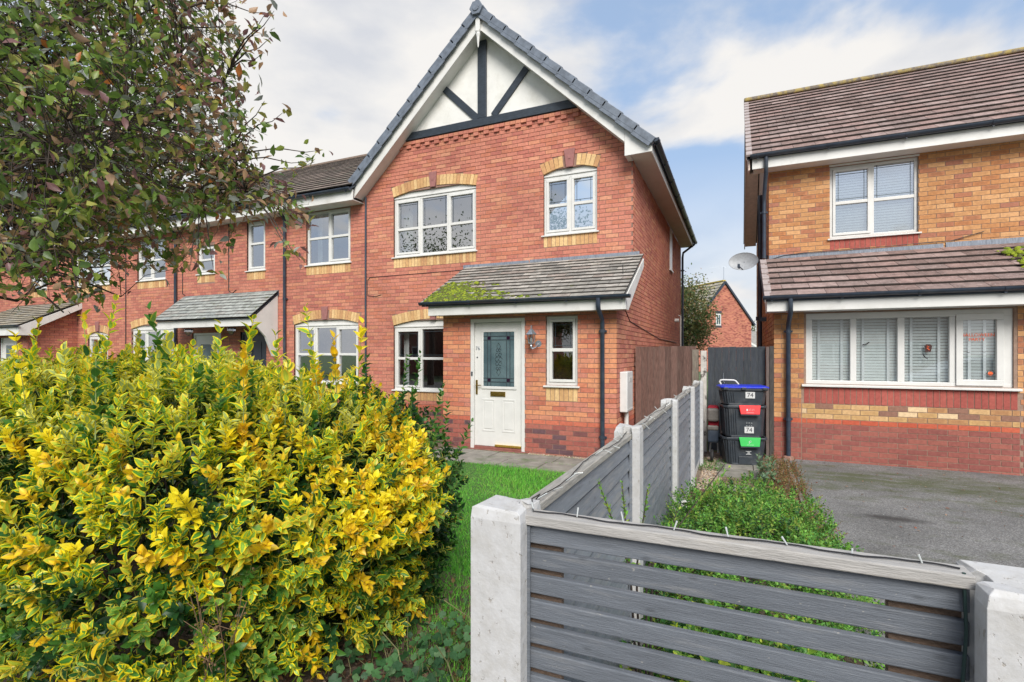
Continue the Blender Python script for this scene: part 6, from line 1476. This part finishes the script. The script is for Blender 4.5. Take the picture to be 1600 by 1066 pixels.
simple_tree('rowan_tree','slim pale green tree with autumn tints just right of the end house',(bp[0],bp[1],0),4.9,.95,9000,DC,.10,zc=2.9,seed=3,el=1.55,trunk_r=.07)
bp=ray_pt(1176,540,70.0)
simple_tree('garden_tree','tiny far green tree above the distant grey roof',(bp[0],bp[1],0),5.6,1.6,500,DC[:2]+DC[4:5],.3,seed=5)
DK=[(.07,.12,.04,1.3),(.11,.15,.05,1.3),(.05,.09,.03,1.3)]
# across the road, seen only as reflections in the windows
simple_tree('street_tree','broad leafy tree on the verge, seen mirrored in the upper windows',(-7.4,-4.4,0),8.3,2.8,6500,DK,.16,seed=8,trunk_r=.18)
simple_tree('street_tree','second leafy tree across the road, mirrored in the terrace windows',(-14.6,-4.8,0),8.0,2.9,6000,DK,.17,seed=9,trunk_r=.18)
def opp(label,x0,x1,y):
    h=thing('brick_house',label,'house',((x0+x1)/2,y,0)); 
    part('wall',MB().box(x0,x1,y-7,y,0,5.0).prism([(x0,y,5),(x0,y-7,5),(x0,y-3.5,7.5)],(x1-x0,0,0)),M('opposite_brick',(.26,.10,.075),.9,.25,6) if 'opposite_brick' not in bpy.data.materials else bpy.data.materials['opposite_brick'],h)
    part('roof',MB().prism([(x0-.2,y+.4,4.9),(x0-.2,y-3.5,7.8),(x0-.2,y-7.4,4.9),(x0-.2,y-7.4,5.05),(x0-.2,y-3.5,7.95),(x0-.2,y+.4,5.05)],(x1-x0+.4,0,0)),M('opposite_roof',(.12,.10,.09),.9,.2,5) if 'opposite_roof' not in bpy.data.materials else bpy.data.materials['opposite_roof'],h)
    for xx in (x0+1.0,x1-2.2):
        for z in (1.0,3.6):
            wv=part('window',MB().box(xx,xx+1.3,y+.0,y+.04,z,z+1.2),white,h); part('pane',MB().box(xx+.08,xx+.6,y+.041,y+.05,z+.1,z+1.1).box(xx+.7,xx+1.22,y+.041,y+.05,z+.1,z+1.1),dark,wv)
    part('door',MB().box((x0+x1)/2-.45,(x0+x1)/2+.45,y,y+.05,0,2.1),dark,h)
opp('brick house across the road with a dark door, left of three, mirrored in windows',-28,-21,-15); opp('brick house across the road with a dark door, middle of three, mirrored in windows',-19.5,-12.5,-15); opp('brick house across the road with a dark door, right of three, mirrored in windows',3,10,-15)
# parked car mirrored in the wide window
car=thing('parked_car','white hatchback parked at the kerb, mirrored in the wide window','car',(6.9,-3.0,0))
def carbody():
    prof=[(-2.05,.35),(-2.1,.62),(-2.0,.86),(-1.35,.98),(-.75,1.36),(-.3,1.46),(.7,1.46),(1.45,1.30),(1.85,.98),(2.05,.9),(2.08,.5),(2.0,.32)]
    m=MB(); secs=[(-.84,.0),(-.80,.04),(0,.06),(.80,.04),(.84,.0)]
    X0,Y0=6.9,-3.0; rows=[]
    for yy,b in secs:
        for x,z in prof:
            k=max(0,(z-.95)/.5); m.v.append((X0+x,Y0+yy*(1-.16*k*(abs(yy)>.1)),z+b*.3))
    n=len(prof)
    for s in range(len(secs)-1):
        for j in range(n-1): a=s*n+j; m.f.append((a,a+1,a+n+1,a+n))
    m.f.append(tuple(range(n-1,-1,-1))); m.f.append(tuple(range((len(secs)-1)*n,len(secs)*n)))
    return m
part('body',carbody(),M('white_car_paint',(.62,.65,.68),.2,.03),car,bev=.03,smooth=True)
for sy in (-1,1):
    y=-3.0+sy*.75; q=3.7
    part('side_window',MB().prism([(q+2.15,y+sy*.05,1.02),(q+2.55,y-sy*.02,1.33),(q+3.3,y-sy*.02,1.38),(q+3.3,y+sy*.05,1.02)],(0,sy*.02,0)),darkplastic,car)
    part('side_window',MB().prism([(q+3.36,y+sy*.05,1.02),(q+3.36,y-sy*.02,1.38),(q+3.9,y-sy*.02,1.37),(q+4.5,y+sy*.03,1.10),(q+4.4,y+sy*.05,1.02)],(0,sy*.02,0)),darkplastic,car)
    part('trim_strip',MB().box(q+1.9,q+4.4,y+sy*.085,y+sy*.10,.50,.54),darkplastic,car)
    for xw in (q+1.95,q+4.45):
        wh=part('wheel',MB().lathe([(.19,-.1),(.29,-.1),(.31,0),(.29,.1),(.19,.1)],(xw,-3.0+sy*.76,.31),20,'y'),bpy.data.materials['rubber'],car,smooth=True); part('rim',MB().lathe([(0,-.09),(.19,-.1),(.19,.1),(0,.09)],(xw,-3.0+sy*.76,.31),12,'y'),silver,wh)
for y in (-3.7,-2.3):
    part('tail_light',MB().box(8.92,8.98,y-.12,y+.12,.72,.98),flapr,car); part('headlight',MB().box(4.8,4.9,y-.14,y+.14,.62,.76),silver,car)
